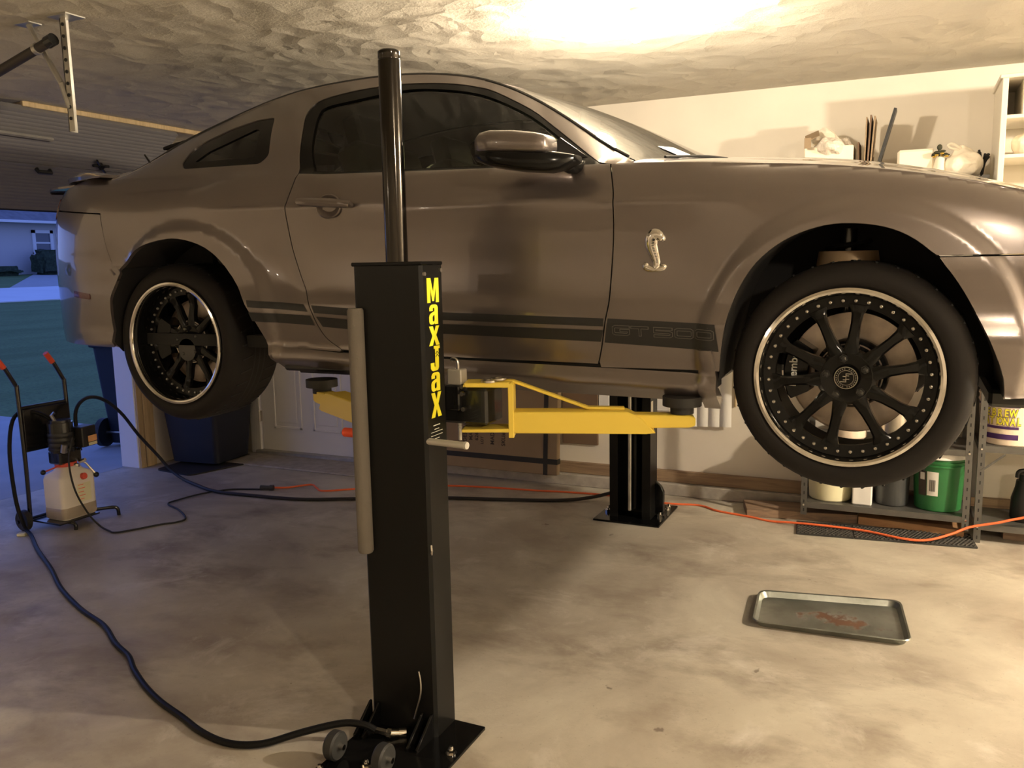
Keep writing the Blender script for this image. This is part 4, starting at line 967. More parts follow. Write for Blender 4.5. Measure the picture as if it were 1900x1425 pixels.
# C-shaped column, open towards the car
x0, x1, yf, yb, zt = 1.305, 1.555, -.442, -.322, 1.535
cm = MB(); t = .006
cm.prism([(x0, yb), (x0, yf+.010), (x0+.010, yf), (x1-.010, yf), (x1, yf+.010), (x1, yb), (x1-.045, yb), (x1-.045, yb-t), (x1-t, yb-t), (x1-t, yf+.012), (x1-.012, yf+t), (x0+.012, yf+t), (x0+t, yf+.012), (x0+t, yb-t), (x0+.045, yb-t), (x0+.045, yb)], (0, 0, .012), (1, 0, 0), (0, 1, 0), zt-.012, N=(0, 0, 1))
col1 = obj('column', cm, 'column_black', P1)
obj('top_plate', MB().b2((x0-.003, yf-.003, zt-.004), (x1+.003, yb+.005, zt+.008), .003), 'black_gloss', P1)
obj('top_bolt', MB().cyl((x1-.001, yf+.012, zt-.03), (x1+.006, yf+.012, zt-.03), .006, seg=8).cyl((x1-.001, yb-.012, zt-.02), (x1+.007, yb-.012, zt-.02), .007, seg=8), 'satin_steel', P1)
cy = obj('lift_cylinder', MB().lathe([(.0005, 2.172), (.030, 2.172), (.0345, 2.168), (.0345, 2.150), (.0335, 2.148), (.0335, 2.144), (.0350, 2.142), (.0350, .05), (.0005, .05)], 40, Matrix.Translation((1.431, -.380, 0))), 'pole_black', P1)
bp = MB(); bp.b2((1.295, -.80, 0), (1.668, -.318, .012), .002); obj('base_plate', bp, 'black_gloss', P1)
for xx in (1.303, 1.336, 1.505, 1.540):
    obj('gusset', MB().prism([(yf+.002, .012), (yf+.002, .092), (yf-.006, .092), (-.545, .022), (-.545, .012)], (xx-.004, 0, 0), (0, 1, 0), (0, 0, 1), .008, N=(1, 0, 0), bev=.001), 'black_gloss', P1)
for xx, yy in ((1.640, -.50), (1.62, -.72), (1.435, -.665), (1.32, -.745), (1.46, -.75)):
    obj('anchor_bolt', MB().cyl((xx, yy, .012), (xx, yy, .015), .018, seg=24).cyl((xx, yy, .015), (xx, yy, .027), .0125, seg=6).cyl((xx, yy, .027), (xx, yy, .037), .0075, .006, seg=12), 'chrome', P1)
for xx in (1.322, 1.50):
    Mw = Matrix.Translation((xx, -.668, .058)) @ Matrix.Rotation(PI/2, 4, 'Y')
    w_ = obj('caster_wheel', MB().lathe([(.0005, -.018), (.040, -.018), (.045, -.012), (.045, .012), (.040, .018), (.0005, .018)], 32, Mw), 'caster_grey', P1)
    obj('axle_bolt', MB().cyl((xx-.034, -.668, .058), (xx+.034, -.668, .058), .009, seg=12), 'chrome', w_)
obj('edge_foam', MB().tube([(1.317, yf-.010, z) for z in (.612, .62, .9, 1.2, 1.395, 1.402)], .026, 18, rr=[.022, .026, .026, .026, .026, .022]), 'foam', P1)
obj('locking_pin', MB().cyl((1.26, -.390, .989), (1.690, -.445, .992), .0105, seg=20).cyl((1.690, -.445, .992), (1.697, -.446, .992), .0125, .011, seg=20), 'zinc', P1)
obj('pin_grip', MB().lathe([(.0005, 0), (.012, 0), (.0155, .004), (.0155, .070), (.012, .076), (.0005, .076)], 20, Matrix.Translation((1.200, -.383, .988)) @ Matrix.Rotation(PI/2, 4, 'Y')), 'orange_plastic', P1)
obj('column_pin', MB().tube([(1.556, yf+.004, .66), (1.562, yf-.004, .645), (1.556, yf+.004, .63)], .003, 6), 'chrome', P1)
# lettering down the right flange
GL = {'M': ([(0, 0), (0, 1), (.32, 1), (.5, .42), (.68, 1), (1, 1), (1, 0), (.73, 0), (.73, .62), (.58, .06), (.42, .06), (.27, .62), (.27, 0)],),
      'x': ([(.0, 0), (.33, .5), (.04, 1), (.38, 1), (.53, .70), (.68, 1), (1, 1), (.69, .52), (1.0, 0), (.66, 0), (.51, .32), (.34, 0)],),
      'J': ([(0, .33), (0, .12), (.08, .04), (.22, 0), (.60, 0), (.74, .04), (.82, .14), (.82, .88), (.95, .88), (.95, 1), (.36, 1), (.36, .88), (.47, .88), (.47, .20), (.42, .14), (.36, .20), (.36, .33)],),
      'a': ([(.62, 0), (.62, .07), (.52, .02), (.38, 0), (.22, .0), (.10, .06), (.04, .16), (.04, .38), (.10, .50), (.24, .57), (.60, .66), (.60, .80), (.52, .86), (.42, .80), (.42, .68), (.08, .68), (.08, .84), (.18, .95), (.34, 1), (.72, 1), (.88, .95), (.96, .84), (.96, 0)], [(.38, .20), (.38, .36), (.44, .43), (.60, .50), (.60, .22), (.54, .15), (.44, .14)])}
def glyph_obj(ch, w, h, M, mat, parent):
    cu = bpy.data.curves.new('g', 'CURVE'); cu.dimensions = '2D'; cu.fill_mode = 'BOTH'; cu.extrude = .0006
    for lp in GL[ch]:
        sp_ = cu.splines.new('POLY'); sp_.points.add(len(lp)-1); sp_.use_cyclic_u = True
        for q, (a, b) in zip(sp_.points, lp): q.co = ((a-.5)*w, (b-.5)*h, 0, 1)
    t_ = bpy.data.objects.new('tmp', cu); COL.objects.link(t_)
    me = bpy.data.meshes.new_from_object(t_.evaluated_get(bpy.context.evaluated_depsgraph_get())); bpy.data.objects.remove(t_)
    me.transform(WM[parent.name].inverted() @ M); me.materials.clear(); me.materials.append(MATS[mat]); me.name = 'lettering'
    return link(bpy.data.objects.new('lettering', me), parent)
for ch, za, zb_, w in (('M', 1.492, 1.417, .070), ('a', 1.411, 1.350, .058), ('x', 1.345, 1.285, .064), ('J', 1.283, 1.206, .060), ('a', 1.201, 1.142, .058), ('x', 1.138, 1.060, .064)):
    glyph_obj(ch, w, za-zb_, frame((x1+.0012, -.380 if ch != 'J' else -.376, (za+zb_)/2), (0, 1, 0), (0, 0, 1)), 'decal_yellow', P1)
Ch = MB()
for dz in (0, -.009): Ch.tube([(x1+.0022, -.376, 1.258+dz), (x1+.0022, -.367, 1.266+dz), (x1+.0022, -.358, 1.258+dz)], .0011, 4)
obj('lettering_chevron', Ch, 'black_matte', P1)
Mt = lambda y, z: frame((x1+.0014, y, z), (0, 1, 0), (0, 0, 1))
for zz, wd, hh in ((1.034, .040, .0025), (1.022, .028, .002), (1.014, .070, .0015), (1.003, .070, .0015), (.992, .030, .002)):
    obj('label_print', MB().b2((x1+.0005, -.382-wd/2, zz), (x1+.0016, -.382+wd/2, zz+hh)), 'decal_white', P1)
# carriage, latch
cg = obj('carriage', MB().b2((1.33, yb-.06, .93), (1.52, yb+.07, 1.15), .006).b2((1.47, yb+.07, 1.016), (1.668, yb+.19, 1.134), .008), 'black_steel', P1)
obj('latch_housing', MB().b2((1.520, -.262, 1.060), (1.572, -.205, 1.142), .004), 'black_steel', cg)
obj('latch_block', MB().b2((1.527, -.255, 1.143), (1.578, -.212, 1.194), .003), 'zinc', cg)
obj('latch_hook', MB().tube([(1.556, -.235, 1.19), (1.556, -.235, 1.212), (1.550, -.235, 1.224), (1.538, -.235, 1.226), (1.533, -.235, 1.220)], .0062, 10, 4), 'satin_steel', cg)
rod = MB(); rod.cyl((1.558, -.236, .958), (1.558, -.236, 1.06), .0062, seg=14)
for k in range(14): rod.lathe([(.0062, -.0015), (.0074, 0), (.0062, .0015)], 12, Matrix.Translation((1.558, -.236, .995+k*.0045)))
obj('latch_rod', rod, 'zinc', cg)
for (xx, zz) in ((1.588, 1.142), (1.592, 1.068), (1.588, 1.118)): obj('latch_bolt', MB().cyl((xx, -.262, zz), (xx, -.274, zz), .008, seg=6), 'chrome', cg)
# arms are laid out in a frame: X along the arm, Y sideways, Z up
def arm(name, A, D, z0, z1, L, w, ext, parent, lbl=None):
    D = Vector((D[0], D[1], 0)).normalized(); Yv = Vector((-D.y, D.x, 0)); M = frame((A[0], A[1], 0), D, Yv)
    def pr(m, poly, y0, y1, bev=.003): m.prism(poly, M @ Vector((0, y0, 0)), D, (0, 0, 1), y1-y0, N=Yv, bev=bev)
    m = MB(); pr(m, [(0, z0), (0, z1), (L-.09, z1), (L-.045, z1-.022), (L+.0, z0), (L-.03, z0-.002)], -w/2, w/2)
    a = obj(name, m, 'yellow_enamel', parent)
    m = MB(); pr(m, [(L-.15, z0+.014), (L-.15, z1-.010), (L+ext-.02, z1-.014), (L+ext, z1-.022), (L+ext, z0+.022), (L+ext-.02, z0+.016)], -w/2+.010, w/2-.010); obj('arm_extension', m, 'yellow_enamel', a)
    return a, M, pr
zt_ = 1.100
a1, M1, pr1 = arm('front_arm', (1.722, -.170), (.94, .34), .986, 1.056, .46, .080, .125, P1)
m = MB(); p_ = M1 @ Vector((.545, 0, 0)); obj('lift_pad', pad(MB(), p_.x, p_.y, zt_), 'black_rubber', a1)
m = MB(); pr1(m, [(-.012, .972), (-.012, 1.140), (-.004, 1.152), (0, 1.152), (.006, 1.140), (.006, .972)], -.045, .042, .002); obj('bracket_plate', m, 'yellow_enamel', a1)
m = MB(); pr1(m, [(-.150, 1.138), (-.155, 1.152), (-.01, 1.153), (.002, 1.140), (-.012, 1.136)], -.045, .050, .002); obj('bracket_top', m, 'yellow_enamel', a1)
m = MB(); pr1(m, [(-.165, .990), (-.165, 1.000), (-.01, 1.002), (-.01, .990)], -.045, .050, .002); obj('bracket_bottom', m, 'yellow_enamel', a1)
pp = [M1 @ Vector(v) for v in ((-.03, .02, 1.150), (.0, .02, 1.150), (.245, .01, 1.062), (.36, .01, 1.060))]
m = MB()
for a_, b_ in zip(pp[:-1], pp[1:]):
    c_ = (a_+b_)/2; L_ = (b_-a_).length+.004; X_ = (b_-a_).normalized(); m.box((0, 0, 0), (L_, .030, .009), M=frame(c_, X_, M1.to_3x3() @ Vector((0, 1, 0))), bev=.002)
obj('brace_bar', m, 'yellow_enamel', a1)
m = MB(); q_ = M1 @ Vector((-.075, -.02, 1.152)); m.lathe([(.016, 0), (.027, 0), (.027, .007), (.016, .007)], 28, Matrix.Translation(q_), closed=True)
q_ = M1 @ Vector((-.045, -.005, 1.154)); m.lathe([(.012, .004), (.026, .004), (.026, .010), (.012, .010)], 28, Matrix.Translation(q_), closed=True); obj('washer', m, 'satin_steel', a1)
a2, M2, pr2 = arm('rear_arm', (1.30, -.300), (-.835, .55), .986, 1.062, .54, .080, .09, P1)
p_ = M2 @ Vector((.605, 0, 0)); obj('lift_pad', pad(MB(), p_.x, p_.y, zt_-.006), 'black_rubber', a2)
m = MB(); pr2(m, [(-.05, .95), (-.05, 1.15), (.02, 1.15), (.12, 1.062), (.12, .99), (.02, .95)], .034, .044, .002); pr2(m, [(-.05, .95), (-.05, 1.15), (.02, 1.15), (.10, 1.062), (.10, .99), (.02, .95)], -.044, -.034, .002); obj('bracket_plate', m, 'yellow_enamel', a2)
q_ = M2 @ Vector((.10, 0, 0))
m = MB(); m.cyl(M2 @ Vector((.10, .0, 1.085)), M2 @ Vector((.03, .0, 1.085)), .012)
for k in range(3): m.tube([M2 @ Vector((.06+k*.012, .022*math.cos(t), 1.085+.022*math.sin(t))) for t in np.linspace(0, 2*PI, 18)], .0025, 5)
obj('return_spring', m, 'black_steel', a2)
# far post
P2 = thing('lift_post', (1.425, 2.19, 0), 'black far lift column by the back wall with a silver rod down its channel', 'lift', 'two-post lift columns')
cx_ = 1.425; w2 = .125; yf2 = 2.07; yb2 = 2.215; zt2 = 1.535
cm = MB(); cm.prism([(cx_-w2, yf2), (cx_-w2, yb2), (cx_+w2, yb2), (cx_+w2, yf2), (cx_+w2-.050, yf2), (cx_+w2-.050, yf2+t), (cx_+w2-t, yf2+t), (cx_+w2-t, yb2-t), (cx_-w2+t, yb2-t), (cx_-w2+t, yf2+t), (cx_-w2+.050, yf2+t), (cx_-w2+.050, yf2)], (0, 0, .012), (1, 0, 0), (0, 1, 0), zt2-.012, N=(0, 0, 1))
obj('column', cm, 'column_black', P2)
obj('base_plate', MB().b2((1.225, 1.98, 0), (1.628, 2.42, .012), .002), 'black_gloss', P2)
obj('silver_rod', MB().b2((1.408, 2.085, .05), (1.428, 2.10, 1.5), .004), 'galvanised', P2)
obj('lift_cylinder', MB().cyl((1.432, 2.155, .05), (1.432, 2.155, 2.17), .034, seg=32), 'black_gloss', P2)
for xx in (1.31, 1.54): obj('gusset', MB().prism([(yb2, .012), (yb2, .20), (yb2+.02, .20), (2.40, .04), (2.40, .012)], (xx-.004, 0, 0), (0, 1, 0), (0, 0, 1), .008, N=(1, 0, 0)), 'black_gloss', P2)
obj('side_bracket', MB().prism([(0, .02), (0, .22), (.035, .19), (.050, .16), (.050, .02)], (cx_+w2, 2.18, 0), (1, 0, 0), (0, 0, 1), .03, N=(0, 1, 0), bev=.003), 'black_gloss', P2)
for xx, yy in ((1.262, 2.15), (1.585, 2.16), (1.27, 2.36), (1.59, 2.35), (1.60, 2.28)): obj('anchor_bolt', MB().cyl((xx, yy, .012), (xx, yy, .028), .016, seg=6).cyl((xx, yy, .028), (xx, yy, .040), .008, seg=12), 'chrome', P2)
obj('warning_label', MB().b2((cx_+w2-.001, yf2+.01, .60), (cx_+w2+.0012, yf2+.05, .72)), 'paper', P2)
obj('carriage', MB().b2((1.33, yf2-.07, .93), (1.52, yf2+.03, 1.13), .006), 'black_steel', P2)
a3, M3, pr3 = arm('front_arm', (1.56, 1.95), (.93, -.20), .990, 1.060, .50, .080, .10, P2)
p_ = M3 @ Vector((.55, 0, 0)); obj('lift_pad', pad(MB(), p_.x, p_.y, zt_), 'black_rubber', a3)
m = MB(); pr3(m, [(-.16, .97), (-.16, 1.15), (.006, 1.15), (.006, .97)], -.05, .05, .003); obj('bracket_plate', m, 'black_steel', a3)
a4, M4, pr4 = arm('rear_arm', (1.30, 1.95), (-.93, -.20), .990, 1.060, .50, .080, .10, P2)
p_ = M4 @ Vector((.55, 0, 0)); obj('lift_pad', pad(MB(), p_.x, p_.y, zt_-.006), 'black_rubber', a4)
m = MB(); pr4(m, [(-.10, .97), (-.10, 1.15), (.006, 1.15), (.006, .97)], -.05, .05, .003); obj('bracket_plate', m, 'black_steel', a4)
# fittings at the near post's foot
ft = obj('hose_fitting', MB().cyl((1.373, -.528, .046), (1.402, -.505, .030), .011, seg=6).cyl((1.402, -.505, .030), (1.412, -.497, .026), .015, seg=6).cyl((1.412, -.497, .026), (1.434, -.480, .022), .0135, seg=20).cyl((1.434, -.480, .022), (1.452, -.466, .020), .016, seg=20), 'chrome', P1)
obj('bleed_line', MB().tube([(1.500, yf-.008, .235), (1.508, yf-.012, .20), (1.507, yf-.014, .16), (1.492, yf-.014, .11), (1.480, yf-.014, .07)], .0028, 6, 5), 'satin_steel', P1)

# ================================================================== HOSES AND CORDS
def cord(name, pts, r, mat, label, cat='cord', k=6): return obj(name, MB().tube(pts, r, 10, k), mat, label=label, cat=cat)
hz = .0125
hose = cord('hydraulic_hose', [(-1.70, .76, .42), (-1.76, .70, .66), (-1.90, .60, .70), (-1.90, .53, .52), (-1.86, .505, .22), (-1.80, .50, .05), (-1.70, .47, hz), (-1.42, .31, hz), (-1.078, .136, hz), (-.78, -.03, hz), (-.472, -.165, hz), (-.22, -.25, hz), (-.017, -.358, hz), (.13, -.42, hz), (.249, -.496, hz), (.40, -.575, hz), (.539, -.632, hz), (.68, -.675, hz), (.825, -.722, hz), (.955, -.735, hz), (1.06, -.70, .018), (1.16, -.63, .042), (1.27, -.565, .064), (1.34, -.54, .062), (1.375, -.527, .045)], .0115, 'hose_black', 'thick glossy black hose from the pump cart to the foot of the near lift column', 'hose')
cord('hydraulic_hose', [(-1.70, .84, .44), (-1.74, .86, .66), (-1.80, .98, .735), (-1.90, 1.18, .70), (-2.02, 1.42, .56), (-2.10, 1.62, .36), (-2.13, 1.80, .17), (-2.06, 1.84, .06), (-1.90, 1.80, hz), (-1.66, 1.70, hz), (-1.395, 1.615, hz), (-1.07, 1.625, hz), (-.699, 1.672, hz), (-.4, 1.80, hz), (.126, 2.03, hz), (.578, 2.16, hz), (.90, 2.27, hz), (1.10, 2.37, .03), (1.30, 2.40, .10), (1.40, 2.33, .16), (1.42, 2.23, .20)], .0115, 'black_rubber', 'black hose arching from the pump cart past the bin to the far lift column', 'hose')
cord('power_cord', [(-1.60, .72, .55), (-1.57, .66, .42), (-1.54, .66, .25), (-1.52, .72, .09), (-1.46, .74, .02), (-1.36, .72, .006), (-1.291, .712, .006), (-1.23, .80, .006), (-1.165, .93, .006), (-1.109, 1.00, .006), (-1.12, 1.08, .006), (-1.30, 1.20, .006), (-1.47, 1.27, .008), (-1.485, 1.366, .008), (-1.45, 1.55, .008), (-1.36, 1.70, .006), (-1.24, 1.76, .006), (-1.15, 1.79, .006)], .0055, 'black_rubber', 'thin black power cord looping over the floor from the pump cart')
obj('cord_connector', MB().cyl((-1.15, 1.79, .018), (-1.085, 1.81, .018), .017, .015, seg=14).cyl((-1.085, 1.81, .018), (-1.06, 1.818, .018), .019, seg=14), 'grey_plastic', label='plug connector at the end of the black power cord', cat='plug')
cord('extension_cord', [(-1.08, 1.84, .012), (-1.0, 1.90, .006), (-.9, 2.02, .006), (-.80, 1.96, .006), (-.70, 1.92, .006), (-.45, 2.10, .006), (-.10, 2.30, .006), (.265, 2.40, .006), (.648, 2.45, .006), (.941, 2.50, .006), (1.20, 2.51, .006), (1.536, 2.47, .006), (1.743, 2.50, .006), (1.88, 2.42, .006), (2.081, 2.37, .006), (2.2, 2.33, .006), (2.393, 2.30, .022), (2.69, 2.29, .022), (2.90, 2.22, .022), (3.02, 2.22, .028), (3.13, 2.26, .060), (3.225, 2.30, .100), (3.35, 2.31, .135), (3.444, 2.32, .165), (3.6, 2.33, .20), (4.0, 2.335, .16), (4.6, 2.3, .0065)], .0065, 'orange_cord', 'thin orange extension cord running along the floor by the back wall')

# ================================================================== PUMP CART
ct = thing('pump_cart', (-1.75, .75, 0), 'black hand-truck hydraulic pump cart with orange grips and white oil tank', 'pump cart')
fr = MB()
for y in (.585, .895):
    tl = -.065 if y < .7 else -.070
    fr.tube([(-1.86, y, .05), (-1.852, y, .4), (-1.85, y-.008, .84), (-1.85, y-.014, .875), (-1.85, y-.078, 1.0)], .0125, 12, 4)
obj('frame', fr, 'black_steel', ct)
obj('cross_tube', MB().cyl((-1.852, .585, .735), (-1.852, .895, .735), .012), 'black_steel', ct); obj('axle', MB().cyl((-1.86, .50, .062), (-1.86, .95, .062), .010), 'black_steel', ct)
for y in (.585, .895): obj('grip', MB().tube([(-1.85, y-.074, .985), (-1.85, y-.115, 1.045)], .0165, 14, rr=[.0165, .0165]), 'orange_plastic', ct)
obj('back_plate', MB().b2((-1.846, .590, .47), (-1.836, .895, .725), .002), 'black_steel', ct)
obj('toe_plate', MB().b2((-1.85, .585, .045), (-1.60, .86, .055), .002), 'black_steel', ct)
for y in (.545, .94):
    w_ = obj('wheel', MB().lathe([(.0005, -.012), (.035, -.014), (.055, -.018), (.063, -.012), (.063, .012), (.055, .018), (.035, .014), (.0005, .012)], 32, Matrix.Translation((-1.86, y, .063)) @ Matrix.Rotation(PI/2, 4, 'X')), 'black_rubber', ct)
obj('foot', MB().tube([(-1.80, .62, .045), (-1.63, .66, .045), (-1.585, .672, .035), (-1.58, .672, .0)], .011, 10, 4), 'black_steel', ct)
obj('foot', MB().tube([(-1.72, .82, .055), (-1.63, .95, .055), (-1.60, .985, .045), (-1.595, .99, .0)], .011, 10, 4), 'black_steel', ct)
# tank
def rrect(hx, hy, r, n=5):
    o = []
    for cx2, cy2, a0 in ((hx-r, hy-r, 0), (-hx+r, hy-r, PI/2), (-hx+r, -hy+r, PI), (hx-r, -hy+r, 1.5*PI)):
        for k in range(n+1): a = a0+PI/2*k/n; o.append((cx2+r*math.cos(a), cy2+r*math.sin(a)))
    return o
def loft_(name, secs, c, mat, parent, smooth=50, **kw):
    m = MB(); rows = [[m.bm.verts.new((c[0]+x, c[1]+y, z)) for x, y in rrect(hx, hy, r)] for hx, hy, r, z in secs]; n = len(rows[0])
    for i in range(len(rows)-1):
        for k in range(n): m.bm.faces.new((rows[i][k], rows[i][(k+1) % n], rows[i+1][(k+1) % n], rows[i+1][k]))
    m.bm.faces.new(rows[0][::-1]); m.bm.faces.new(rows[-1]); return obj(name, m, mat, parent, smooth=smooth, **kw)
tc_ = (-1.70, .745)
tk = loft_('oil_tank', [(.078, .105, .02, .056), (.088, .115, .03, .064), (.09, .118, .03, .145), (.09, .118, .03, .300), (.082, .108, .03, .325), (.055, .075, .03, .345), (.045, .055, .03, .372)], tc_, 'hdpe', ct)
loft_('oil', [(.0895, .1165, .03, .066), (.0912, .1192, .03, .070), (.0912, .1192, .03, .128), (.0895, .1165, .03, .132)], tc_, 'hydraulic_oil', tk)
for k in range(5): obj('scale_mark', MB().b2((tc_[0]+.0895, tc_[1]-.01, .165+k*.022), (tc_[0]+.0915, tc_[1]+(.035 if k % 2 else .025), .168+k*.022)), 'orange_plastic', tk)
obj('scale_panel', MB().b2((tc_[0]+.0893, tc_[1]-.02, .150), (tc_[0]+.0903, tc_[1]+.075, .262)), 'cream_plastic', tk)
obj('filler_cap', MB().cyl((tc_[0]+.088, tc_[1]+.03, .302), (tc_[0]+.104, tc_[1]+.032, .306), .021, .019, seg=20), 'red_plastic', tk)
obj('valve_block', MB().cyl((-1.70, .735, .372), (-1.70, .735, .395), .062, seg=24), 'red_plastic', ct)
obj('pump_body', MB().box((-1.70, .735, .43), (.11, .15, .08), bev=.01).cyl((-1.70, .720, .46), (-1.70, .720, .640), .070, seg=28).cyl((-1.70, .720, .640), (-1.70, .720, .655), .060, seg=28), 'black_steel', ct)
obj('motor_fins', MB().lathe([(.070, .47), (.074, .475), (.074, .485), (.070, .49), (.074, .50), (.074, .51), (.070, .52), (.074, .53), (.074, .54), (.070, .55), (.074, .56), (.074, .57), (.070, .58)], 28, Matrix.Translation((-1.70, .720, 0))), 'black_plastic', ct)
cbx = obj('control_box', MB().box((-1.665, .845, .535), (.09, .115, .125), (0, 0, R(10)), .006), 'black_plastic', ct)
obj('warning_label', MB().box((-1.616, .868, .520), (.002, .070, .038), (0, 0, R(10))), 'sticker_orange', cbx); obj('warning_label', MB().box((-1.6155, .868, .488), (.002, .068, .018), (0, 0, R(10))), 'cream_plastic', cbx)
obj('pressure_gauge', MB().tube([(-1.68, .70, .60), (-1.70, .67, .69), (-1.70, .69, .70)], .010, 10).cyl((-1.625, .672, .47), (-1.61, .672, .52), .018, seg=16), 'satin_steel', ct)
lv = obj('release_lever', MB().tube([(-1.66, .80, .40), (-1.63, .82, .37), (-1.61, .86, .30)], .006, 8), 'satin_steel', ct)
obj('lever_knob', MB().sph((-1.608, .864, .292), .017), 'black_plastic', lv)
lv = obj('side_lever', MB().cyl((-1.68, .69, .385), (-1.66, .56, .372), .005, seg=8), 'red_plastic', ct); obj('lever_knob', MB().sph((-1.66, .555, .372), .015), 'black_plastic', lv)
obj('air_fitting', MB().cyl((-1.66, .74, .38), (-1.61, .755, .375), .011, seg=8).cyl((-1.65, .79, .385), (-1.61, .80, .40), .011, seg=8), 'chrome', ct)
obj('floor_chip', MB().box((-1.78, .47, .009), (.05, .035, .018), (0, 0, .4), .004), 'cream_plastic', label='small pale block on the floor by the pump cart wheel', cat='block')

# ================================================================== BINS
def wheelie(x, y, rz, label, wheels=True):
    t = thing('wheeled_bin', (x, y, 0), label, 'bin', None); Mz = Matrix.Translation((x, y, 0)) @ Matrix.Rotation(rz, 4, 'Z')
    m = MB(); n = 0; secs = [(.20, .22, .04, .03), (.24, .26, .045, .50), (.27, .29, .05, .90)]
    rows = [[m.bm.verts.new(Mz @ Vector((a, b, z))) for a, b in rrect(hx, hy, r)] for hx, hy, r, z in secs]; n = len(rows[0])
    for i in range(2):
        for k in range(n): m.bm.faces.new((rows[i][k], rows[i][(k+1) % n], rows[i+1][(k+1) % n], rows[i+1][k]))
    m.bm.faces.new(rows[0][::-1]); m.bm.faces.new(rows[-1]); obj('bin_body', m, 'bin_blue', t)
    m = MB()
    for hx, hy, r, z0, z1 in ((.285, .305, .05, .88, .92),):
        a = [[m.bm.verts.new(Mz @ Vector((p, q, z))) for p, q in rrect(hx, hy, r)] for z in (z0, z1)]
        for k in range(n): m.bm.faces.new((a[0][k], a[0][(k+1) % n], a[1][(k+1) % n], a[1][k]))
        m.bm.faces.new(a[0][::-1]); m.bm.faces.new(a[1])
    obj('rim', m, 'bin_blue', t)
    m = MB(); m.box((0.01, 0, .945), (.56, .60, .05), bev=.02, M=Mz); obj('lid', m, 'bin_blue', t)
    obj('handle', MB().tube([Mz @ Vector(p) for p in ((-.24, -.25, .88), (-.33, -.25, .90), (-.33, .25, .90), (-.24, .25, .88))], .014, 10), 'bin_blue', t)
    if wheels:
        for s in (-1, 1):
            Mw = Mz @ Matrix.Translation((-.20, s*.27, .125)) @ Matrix.Rotation(PI/2, 4, 'X')
            w = obj('wheel', MB().lathe([(.0005, -.02), (.07, -.022), (.10, -.026), (.125, -.024), (.125, .024), (.10, .026), (.07, .022), (.0005, .02)], 36, Mw), 'black_rubber', t)
            obj('hub_cap', MB().lathe([(.0005, .030*s*-1), (.03, .028*s*-1), (.035, .02*s*-1)], 20, Mw), 'grey_plastic', w)
        obj('axle', MB().cyl(Mz @ Vector((-.20, -.27, .125)), Mz @ Vector((-.20, .27, .125)), .012), 'satin_steel', t)
    return t
wheelie(-3.28, 2.72, R(105), 'dark blue wheeled bin standing outside on the driveway by the white door jamb')
wheelie(-2.16, 2.36, R(-85), 'dark blue bin standing inside the garage on a black mat under the rear tyre', False)
mt = MB(); mt.prism(rounded([(-2.33, 1.95), (-1.93, 1.90), (-1.72, 2.60), (-2.36, 2.66)], .05), (0, 0, 0), (1, 0, 0), (0, 1, 0), .010, N=(0, 0, 1))
obj('floor_mat', mt, 'black_rubber', label='black flat mat under the blue bin inside the garage', cat='mat')

# ================================================================== CARDBOARD BOX WITH STRAPS
bx = thing('cardboard_box', (.28, 2.60, .078), 'tall flat brown cardboard carton with black straps leaning against the back wall', 'box')
th_ = math.atan2(.07, .95)
Mb = Matrix.Translation((0, 2.600, .080)) @ Matrix.Rotation(-th_, 4, 'X')
obj('carton', MB().b2((-.33, 0, 0), (.742, .055, .80), .004, M=Mb), 'cardboard', bx)
for x0_, x1_ in ((.640, .672), (-.22, -.188)): obj('strap', MB().b2((x0_, -.0025, -.001), (x1_, .0565, .803), M=Mb), 'strap', bx)
obj('strap', MB().b2((-.331, -.002, .075), (.744, .056, .112), M=Mb), 'strap', bx); obj('strap', MB().b2((-.331, -.002, .66), (.744, .056, .697), M=Mb), 'strap', bx)
for i, (s, xx, zz, sz) in enumerate((('DESCRIPTION', .028, .31, .040), ('MANTIS', .076, .27, .040), ('62605', .122, .25, .040), ('LOT', .166, .205, .030), ('MADE', .248, .235, .042), ('SKU#', .335, .225, .042))):
    Mt = Mb @ frame((xx, -.0012, zz), (0, 0, 1), (-1, 0, 0)); text_obj('print', s, sz, Mt, 'ink', bx, fat=.0004)
# pieces leaning behind the far post
w_ = thing('white_vinyl_strips', (1.72, 2.70, .45), 'bundle of overlapping white plastic slats hanging on the back wall beside the front tyre', 'slats')
for k in range(4):
    xx = 1.60+k*.073; zb_ = .46+.004*k
    mm = MB(); mm.prism([(0, 0), (.02, -.012), (.05, -.014), (.072, -.004), (.072, -.001), (.05, -.011), (.02, -.009), (0, .003)], (xx, YB-.012-.004*k, zb_), (1, 0, 0), (0, 1, 0), .42, N=(0, 0, 1)); obj('slat', mm, 'white_plastic', w_)
obj('wall_strip', MB().b2((1.905, YB-.012, .60), (1.918, YB, .80), .002), 'trim_wood', label='narrow tan strip fixed on the wall right of the white slats', cat='strip')
obj('white_board', MB().b2((1.00, YB-.014, .56), (1.075, YB-.001, .90), .002), 'white_plastic', label='narrow white board on the back wall left of the far lift column', cat='board')
obj('white_panel_strip', MB().b2((1.37, YB-.014, .55), (1.49, YB-.001, .95), .002), 'white_plastic', label='white strip behind the far lift column on its right', cat='board')
obj('brown_panel', MB().b2((.735, YB-.02, .285), (.995, YB-.001, .90), .003), 'brown_carton', label='dark brown panel on the back wall right of the strapped carton', cat='panel')

